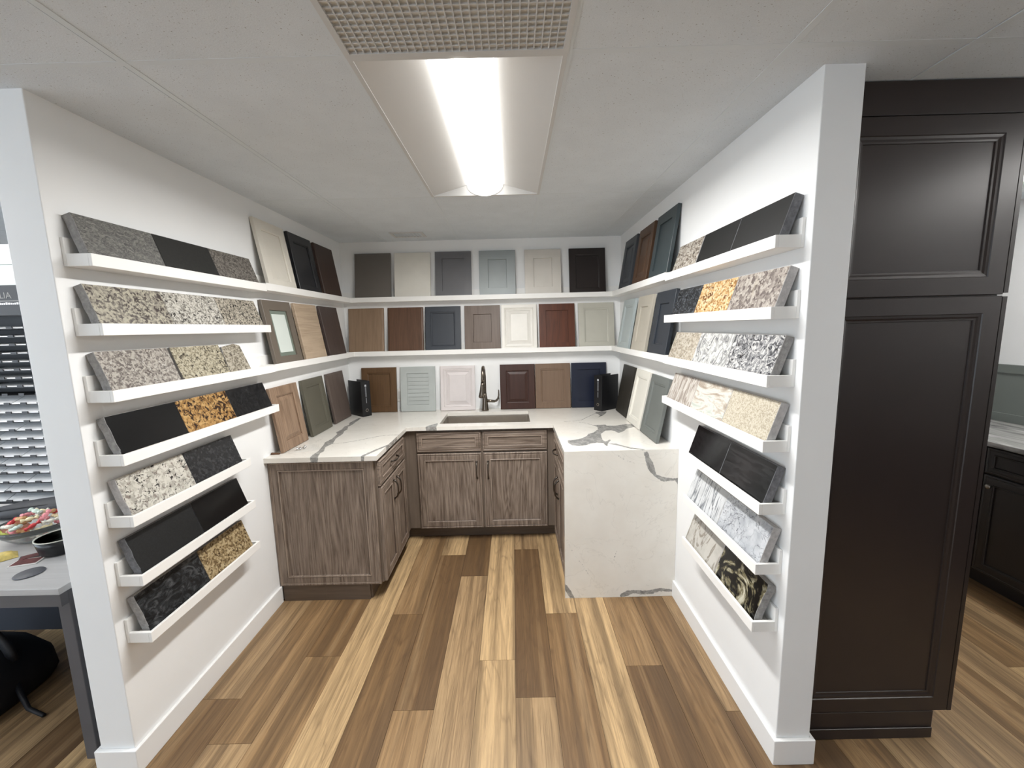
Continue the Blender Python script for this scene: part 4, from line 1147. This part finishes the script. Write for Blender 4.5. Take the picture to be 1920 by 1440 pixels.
for z0, z1 in ((.113, 1.690), (1.702, 2.262)):
    for y0, y1 in ((PY0 - .018, (PY0 + PY1) / 2 - .002), ((PY0 + PY1) / 2 + .002, PY1)):
        w = y1 - y0; mb = MB(); frame_loops(mb, -w / 2, w / 2, 0, z1 - z0, .021, CAB_PROF, True)
        o = mb.build('door', M['brown_door'], t, loc=(PX1 + .0008, (y0 + y1) / 2, z0)); o.rotation_euler = (0, 0, R(90))

# ------------------------------------------------------------------ counter across the aisle
M['espresso'] = paint('espresso_cabinet', (34, 29, 28), .4, .06, 6)
t = thing('base_cabinet', 'dark espresso base cabinets with small knobs across the aisle from the pantry', 'base cabinet')
X0 = 2.885
mb = MB(); mb.box(X0 + .022, XRW - .001, -4.6, -.3, .10, ZT - .031); mb.build('carcass', M['espresso'], t)
mb = MB(); mb.box(X0 + .085, XRW - .001, -4.6, -.3, .0004, .0995); mb.build('toe_kick', M['espresso'], t)
M['knob'] = metal('nickel_knob', (170, 164, 156), .3)
for k in range(9):
    yc = -4.37 + k * .475
    if yc > -.4: break
    for nm, z0, h, prof in (('drawer', .715, .155, DRW_PROF), ('door', .115, .592, CAB_PROF)):
        mb = MB(); frame_loops(mb, -.235, .235, 0, h, .021, prof, True)
        o = mb.build(nm, M['espresso'], t, loc=(X0 + .0215, yc, z0)); o.rotation_euler = (0, 0, R(-90))
        mb = MB(); mb.tube([(0, -.019, 0), (0, -.030, 0), (0, -.034, 0), (0, -.042, 0), (0, -.045, 0)], [.006, .005, .013, .014, .008], 12)
        mb.build('knob', M['knob'], o, loc=(0, 0, .078) if nm == 'drawer' else (-.19, 0, .53))
M['grey_marble'] = granite('streaked_grey_marble', [(.34, (112, 112, 112)), (.5, (170, 169, 167)), (.64, (214, 213, 210))], 12, stretch=(1, .18, 1), dist=1.0, rough=.15)
mb = MB(); mb.box(2.85, XRW - .001, -4.62, -.28, ZT - .0302, ZT); tag(mb.build('countertop', M['grey_marble'], None, bevel=.004), 'grey streaked marble counter slab on the dark espresso cabinets', 'countertop')
M['grey_panel'] = paint('grey_green_panel', (112, 118, 114), .45, .03, 5)
t = thing('backsplash_panel', 'grey framed panel along the wall above the streaked marble counter', 'wall panel')
for k in range(3):
    yc = -3.95 + k * 1.3; w = 1.298
    mb = MB(); frame_loops(mb, -w / 2, w / 2, 0, .385, .02, [(0, .001), (.001, 0), (.055, 0), (.057, .006), (.0575, .008)], True)
    o = mb.build('panel', M['grey_panel'], t, loc=(XRW - .0008, yc, ZT + .0006)); o.rotation_euler = (0, 0, R(-90))

# ------------------------------------------------------------------ desk side of the room
def desk_top_mat():
    return wood('grey_desk_laminate', (188, 187, 187), (168, 167, 167), 0, .8, .5, .5, .2)
M['desk_top'] = desk_top_mat()
M['desk_frame'] = paint('charcoal_desk_frame', (80, 79, 82), .5, .05, 8)
M['desk_dark'] = paint('dark_desk_panel', (46, 46, 49), .5, .05, 8)
M['modesty'] = paint('navy_grey_panel', (44, 50, 62), .6, .05, 6)
t = thing('desk', 'grey laminate desk with charcoal panel legs beyond the niche wall', 'desk')
DX0, DX1, DY0, DY1, DZ = -3.05, -1.512, -2.255, -1.475, .74
mb = MB(); mb.box(DX0, DX1, DY0, DY1, DZ - .024, DZ); mb.build('desk_top', M['desk_top'], t, bevel=.002)
mb = MB(); mb.box(DX0 + .01, DX1 - .004, DY0 + .004, DY0 + .03, DZ - .072, DZ - .0245); mb.build('front_rail', M['desk_frame'], t)
for x in (DX1 - .052, DX0 + .006):
    mb = MB(); mb.box(x, x + .046, DY0 + .032, DY0 + .08, .0004, DZ - .0245); mb.build('leg', M['desk_frame'], t, bevel=.002)
    mb = MB(); mb.box(x, x + .046, DY1 - .06, DY1 - .01, .0004, DZ - .0245); mb.build('leg', M['desk_frame'], t, bevel=.002)
mb = MB(); mb.box(DX1 - .04, DX1 - .012, DY0 + .0802, DY1 - .0602, .06, DZ - .0245); mb.build('end_board', M['desk_dark'], t)
mb = MB(); mb.box(DX0 + .06, DX1 - .055, DY1 - .05, DY1 - .03, .02, DZ - .0245); mb.build('modesty_panel', M['modesty'], t)
DT_ = DZ + .0006

# sample rack behind the desk
M['rack'] = paint('rack_charcoal', (52, 53, 56), .5, .05, 8)
M['rack_light'] = paint('rack_pale', (190, 198, 196), .5, .03, 4)
M['sheet'] = paint('sample_white', (240, 241, 242), .4, .04, 5)
M['sheet_grey'] = paint('sample_grey', (120, 122, 124), .45, .1, 9)
RX0, RX1, RY0, RY1 = -3.42, -2.655, -1.205, -.985
t = thing('sample_rack', 'tall charcoal sample rack with many shallow trays, standing behind the grey desk', 'display rack')
mb = MB(); mb.box(RX0, RX1, RY1 - .015, RY1, .0006, 1.95); mb.build('back_board', M['rack'], t)
for x in (RX0, RX1 - .018):
    mb = MB(); mb.box(x, x + .018, RY0 + .03, RY1 - .0152, .0006, 1.95); mb.build('side_board', M['rack'], t)
mb = MB(); mb.box(RX0 + .0182, RX1 - .0182, RY0 + .005, RY1 - .0152, .0006, .52); mb.build('base_box', M['rack'], t)
mb = MB(); mb.box(RX0, RX1, RY0 - .005, RY0 + .029, 1.765, 1.935); mb.build('header', M['rack'], t, bevel=.002)
mb = MB(); mb.box(RX0, RX1, RY0 - .002, RY0 + .02, 1.9355, 2.05); mb.box(RX0, RX1, RY0 - .006, RY0 + .02, 2.05, 2.16); mb.build('topper', M['rack_light'], t, bevel=.002)
def lettering(txt, size, x, z, y, mat, parent, name):
    cu = bpy.data.curves.new(name, 'FONT'); cu.body = txt; cu.size = size; cu.extrude = .0006
    cu.align_x = 'LEFT'
    tmp = bpy.data.objects.new(name, cu); COL.objects.link(tmp)
    bpy.context.view_layer.update()
    me = bpy.data.meshes.new_from_object(tmp.evaluated_get(bpy.context.evaluated_depsgraph_get()))
    COL.objects.unlink(tmp); bpy.data.objects.remove(tmp)
    me.materials.clear(); me.materials.append(mat)
    o = bpy.data.objects.new(name, me); COL.objects.link(o)
    o.parent = parent; o.location = (x, y, z); o.rotation_euler = (R(90), 0, 0)
    return o
M['print_grey'] = paint('print_grey', (132, 132, 130), .5)
M['print_pale'] = paint('print_pale', (206, 206, 208), .5)
hd = t
lettering('BELIA', .05, -2.853, 1.862, RY0 - .0058, M['print_grey'], hd, 'header_lettering')
mb = MB(); mb.box(-2.86, -2.67, RY0 - .0062, RY0 - .0051, 1.845, 1.849); mb.build('header_rule', M['print_grey'], hd)
mb = MB(); rnd = random.Random(2); x = -2.862
while x < -2.675:
    q = .006 + .007 * rnd.random(); mb.box(x, x + q, RY0 - .0062, RY0 - .0051, 1.826, 1.835 + .004 * rnd.random()); x += q + .003
mb.build('header_small_print', M['print_pale'], hd)
NUM = 'first second third fourth fifth sixth seventh eighth ninth tenth eleventh twelfth thirteenth fourteenth fifteenth sixteenth seventeenth eighteenth nineteenth twentieth'.split()
rows = [1.704 - .0495 * k for k in range(9)] + [1.252 - .0545 * k for k in range(8)] + [.820 - .060 * k for k in range(4)]
for k, z in enumerate(rows):
    # notched tray front
    mb = MB()
    xs_ = []; x = RX0 + .0185
    while x < RX1 - .03:
        xs_.append((x, min(x + .066, RX1 - .0187), 0)); x += .066
        if x < RX1 - .03: xs_.append((x, min(x + .034, RX1 - .0187), 1)); x += .034
    mb.box(RX0 + .0185, RX1 - .0187, RY0 + .031, RY1 - .0154, z - .016, z - .013)
    for a_, b_, nt in xs_:
        mb.box(a_, b_, RY0 + .026, RY0 + .0312, z - .016, z - (.0135 if nt == 0 else .001))
    mb.build('tray', M['rack'], t)
    if k == 8: continue
    dark = k < 8
    spans = [(RX0 + .022, -3.05), (-3.045, -2.685)] if k % 3 else [(RX0 + .022, -2.90), (-2.895, -2.70)]
    for q, (a_, b_) in enumerate(spans):
        s = MB(); y0, y1 = RY0 + .033, RY0 + (.165 if dark else .12)
        tl = .010 if dark else .040
        s.add([(a_, y0, z - .011), (b_ - (.02 if q else 0), y0, z - .011), (b_, y0 + .03, z - .011 + tl * .14), (b_, y1, z - .011 + tl), (a_, y1, z - .011 + tl),
               (a_, y0, z - .007), (b_ - (.02 if q else 0), y0, z - .007), (b_, y0 + .03, z - .007 + tl * .14), (b_, y1, z - .007 + tl), (a_, y1, z - .007 + tl)],
              [(0, 1, 2, 3, 4), (5, 9, 8, 7, 6), (0, 5, 6, 1), (1, 6, 7, 2), (2, 7, 8, 3), (3, 8, 9, 4), (4, 9, 5, 0)])
        o = s.build('sample_sheet', M['sheet_grey'] if dark and q == 0 and k % 2 else M['sheet'])
        kk = k if k < 8 else k - 1
        tag(o, '%s sample sheet in the rack, %s filled tray down, %s' % ('grey' if dark and q == 0 and k % 2 else 'white', NUM[kk] , 'niche-wall end' if q else 'outer end'), 'sample sheet', 'sample sheets in the rack')

# things on the desk
def soft_case():
    mb = MB(); n = 22
    pts = [(-.20, 0, .022), (-.16, .0, .03), (-.08, .0, .036), (0, .0, .042), (.09, 0, .046), (.16, 0, .042), (.195, 0, .030)]
    mb.tube(pts, [.012, .045, .058, .062, .064, .056, .02], n, squash=.62)
    zmin = min(v[2] for v in mb.v)
    mb.v = [(x, y, z - zmin) for x, y, z in mb.v]
    return mb
t = thing('soft_case', 'dark grey soft case lying at the back of the desk', 'case', (-2.30, -1.63, DT_), R(12))
soft_case().build('case_body', paint('case_grey', (62, 63, 67), .6, .1, 10, .2), t)
mb = MB(); mb.tube([(-.15, -.042, .052), (-.05, -.05, .062), (.06, -.052, .068), (.15, -.044, .06)], .004, 8); mb.build('zip', paint('zip_dark', (30, 30, 32), .5), t)

def glassy():
    m = NT('clear_glass', .03, spec=.6)
    m.b.inputs['Transmission Weight'].default_value = .95; m.b.inputs['IOR'].default_value = 1.3
    v = m.coords(); return m.color(m.ramp(m.noise(v, 10, 2), [(.3, (238, 242, 240)), (.7, (250, 252, 251))]))
BX, BY = -2.02, -1.865
mb = MB(); mb.lathe([(.0, .0), (.055, .0), (.085, .012), (.118, .045), (.134, .078), (.131, .078), (.115, .047), (.083, .016), (.053, .005), (.0, .005)], 32); o = mb.build('glass_bowl', glassy(), None, loc=(BX, BY, DT_)); tag(o, 'clear glass bowl heaped with wrapped candies on the grey desk', 'bowl')
CC = [((206, 60, 64), 'red'), ((236, 150, 158), 'pink'), ((235, 228, 214), 'white'), ((206, 160, 110), 'caramel'), ((206, 222, 210), 'pale mint'), ((240, 228, 186), 'pale yellow')]
rnd = random.Random(11)
WRAP = [paint('candy_%s' % n.replace(' ', '_'), c, .25, .12, 40) for c, n in CC]
def candy(mat, loc, rot):
    mb = MB()
    mb.tube([(-.026, 0, 0), (-.018, 0, .0), (-.013, 0, 0), (-.009, 0, 0), (0, 0, 0), (.009, 0, 0), (.013, 0, 0), (.018, 0, 0), (.026, 0, 0)], [.011, .008, .004, .0095, .0115, .0095, .004, .008, .011], 9, squash=.8)
    o = mb.build('wrapped_candy', mat); o.location = loc; o.rotation_euler = rot
    return o
cn = 0
seenlab = {}
for lay, (rad, z, n) in enumerate(((.044, .024, 5), (.080, .064, 9), (.085, .086, 10), (.045, .106, 6), (.0, .124, 1))):
    for k in range(n):
        q = 2 * math.pi * (k + .3 * lay) / n
        ci = (k * 2 + lay) % 6
        o = candy(WRAP[ci], (BX + rad * math.cos(q), BY + rad * math.sin(q), DT_ + z), (rnd.uniform(-.4, .4), rnd.uniform(-.5, .5), q + 1.57 + rnd.uniform(-.4, .4)))
        tag(o, '%s wrapped candy in the glass bowl on the desk' % CC[ci][1], 'candy', 'wrapped candies in the glass bowl, %s' % CC[ci][1])
t = thing('black_bowl', 'small black bowl with a pale rim on the desk in front of the candies', 'bowl', (-1.790, -1.985, DT_))
mb = MB(); mb.lathe([(.0, .0), (.055, .0), (.064, .006), (.072, .04), (.076, .066), (.072, .066), (.068, .04), (.058, .01), (.0, .008)], 28); mb.build('bowl_body', paint('black_glaze', (26, 27, 29), .3), t)
mb = MB(); mb.lathe([(.0722, .0662), (.0768, .0662), (.0768, .0692), (.0722, .0692), (.0722, .0662)], 28); mb.build('bowl_rim', paint('pale_glaze', (200, 202, 190), .3), t)
mb = MB(); mb.lathe([(0, 0)] + [(.027 * math.sin(math.pi * k / 12), .027 - .027 * math.cos(math.pi * k / 12)) for k in range(1, 12)] + [(0, .054)], 20)
o = mb.build('white_ball', paint('white_ball_skin', (236, 234, 232), .4)); o.location = (-1.785, -1.985, DT_ + .0105); tag(o, 'white ball sitting in the small black bowl on the desk', 'ball')
def card(name, label, loc, rz, mat, mat2, w=.088, d=.056):
    t = thing(name, label, 'card', loc, rz, 'cards lying on the desk')
    mb = MB(); mb.box(-w / 2, w / 2, -d / 2, d / 2, 0, .004); mb.build('card_stock', mat, t)
    mb = MB(); mb.box(-w / 2 + .004, w / 2 - .004, -d / 2 + .004, d / 2 - .004, .0041, .0046); mb.build('card_print', mat2, t)
    return t
M['dark_red'] = paint('dark_red_print', (92, 44, 46), .4, .4, 60)
card('business_card', 'white-edged card with a dark red print on the desk in front of the bowls', (-1.835, -2.075, DT_), R(18), M['plate'], M['dark_red'])
card('business_card', 'darker card tucked under the edge of the black bowl', (-1.868, -2.035, DT_ + .0), R(40), M['rack'], M['dark_red'], .06, .045)
mb = MB(); mb.lathe([(0, 0), (.042, 0), (.043, .002), (.041, .004), (0, .004)], 30)
o = mb.build('coaster', paint('coaster_grey', (84, 86, 92), .5)); o.location = (-1.732, -2.155, DT_); tag(o, 'round dark grey coaster at the front edge of the desk', 'coaster')
def packet(label, loc, rz, c, w, d, h):
    mb = MB(); N = 8; vs = []; fs = []
    for side in (0, 1):
        for i in range(N + 1):
            for j in range(N + 1):
                u, v_ = i / N * 2 - 1, j / N * 2 - 1
                e = max(0, 1 - u ** 4) * max(0, 1 - v_ ** 2)
                vs.append((u * w / 2, v_ * d / 2, (h * e ** .7 + .001) if side == 0 else .0))
    for side in (0, 1):
        for i in range(N):
            for j in range(N):
                q = side * (N + 1) ** 2 + i * (N + 1) + j; fs.append((q, q + N + 1, q + N + 2, q + 1))
    mb.add(vs, fs, 0, True)
    o = mb.build('snack_packet', paint('packet_%d_%d_%d' % c, c, .25, .25, 40)); o.location = loc; o.rotation_euler = (0, 0, rz)
    return tag(o, label, 'packet', 'snack packets on the desk')
packet('orange-brown snack packet lying against the candy bowl', (-2.185, -1.815, DT_), .6, (176, 92, 54), .10, .055, .040)
packet('clear snack packet with yellow contents near the front of the desk', (-1.99, -2.06, DT_), .9, (222, 200, 120), .13, .075, .025)
packet('dark maroon snack packet at the edge of the picture on the desk', (-2.235, -1.89, DT_), .3, (96, 52, 52), .08, .06, .035)
packet('bright lime snack packet behind the maroon one', (-2.195, -1.872, DT_), .5, (206, 214, 70), .05, .03, .02)

# bag under the desk
M['bag'] = paint('bag_black', (20, 22, 28), .6, .15, 12, .3)
t = thing('tote_bag', 'black bag with an arched handle slumped on the floor under the desk', 'bag', (-2.40, -1.98, .0006))
mb = MB(); N = 16
vs = []; fs = []
for k, (z, sx, sy) in enumerate(((0, .26, .24), (.03, .28, .26), (.12, .275, .25), (.20, .25, .20), (.25, .20, .12), (.265, .12, .05))):
    for i in range(24):
        q = 2 * math.pi * i / 24
        e = lambda c_: math.copysign(abs(c_) ** .55, c_)
        vs.append((sx * e(math.cos(q)), sy * e(math.sin(q)), z + .012 * math.sin(3 * q + k) * (k > 2)))
for k in range(5):
    for i in range(24): fs.append((k * 24 + i, k * 24 + (i + 1) % 24, (k + 1) * 24 + (i + 1) % 24, (k + 1) * 24 + i))
fs.append(tuple(range(23, -1, -1))); fs.append(tuple(5 * 24 + i for i in range(24)))
mb.add(vs, fs, 0, True); mb.build('bag_body', M['bag'], t)
mb = MB(); pts = []
for k in range(15):
    q = math.pi * k / 14; pts.append((.02 + .22 * math.cos(q), .04, .19 + .19 * math.sin(q)))
mb.tube(pts, .015, 10, squash=1.6); mb.build('handle', M['bag'], t)
mb = MB(); mb.tube([(.26, .02, .10), (.30, .0, .05), (.36, -.03, .012), (.46, -.06, .008)], [.012, .011, .009, .008], 8); mb.build('strap', M['bag'], t)

# ------------------------------------------------------------------ camera, colour, world
cam = bpy.data.cameras.new('camera'); co = bpy.data.objects.new('camera', cam); COL.objects.link(co)
cam.sensor_fit = 'HORIZONTAL'; cam.sensor_width = 36; cam.lens = 770.55 / 1920 * 36; cam.clip_start = .05
rr = Vector((.999704741, .000215147, -.0242978)); uu = Vector((.02404094, .13653219, .99034388)); ff = Vector((-.00353051, .99063561, -.1364867))
m4 = Matrix(((rr.x, uu.x, -ff.x, .13283), (rr.y, uu.y, -ff.y, -3.61019), (rr.z, uu.z, -ff.z, 1.62698), (0, 0, 0, 1)))
co.matrix_world = m4
SC.camera = co
w = bpy.data.worlds.new('world'); SC.world = w; w.use_nodes = True
w.node_tree.nodes['Background'].inputs[0].default_value = (.75, .85, 1, 1)
w.node_tree.nodes['Background'].inputs[1].default_value = .3
SC.view_settings.view_transform = 'Standard'; SC.view_settings.look = 'None'
SC.view_settings.exposure = EXPOSURE; SC.view_settings.gamma = 1.0
SC.view_settings.use_curve_mapping = False
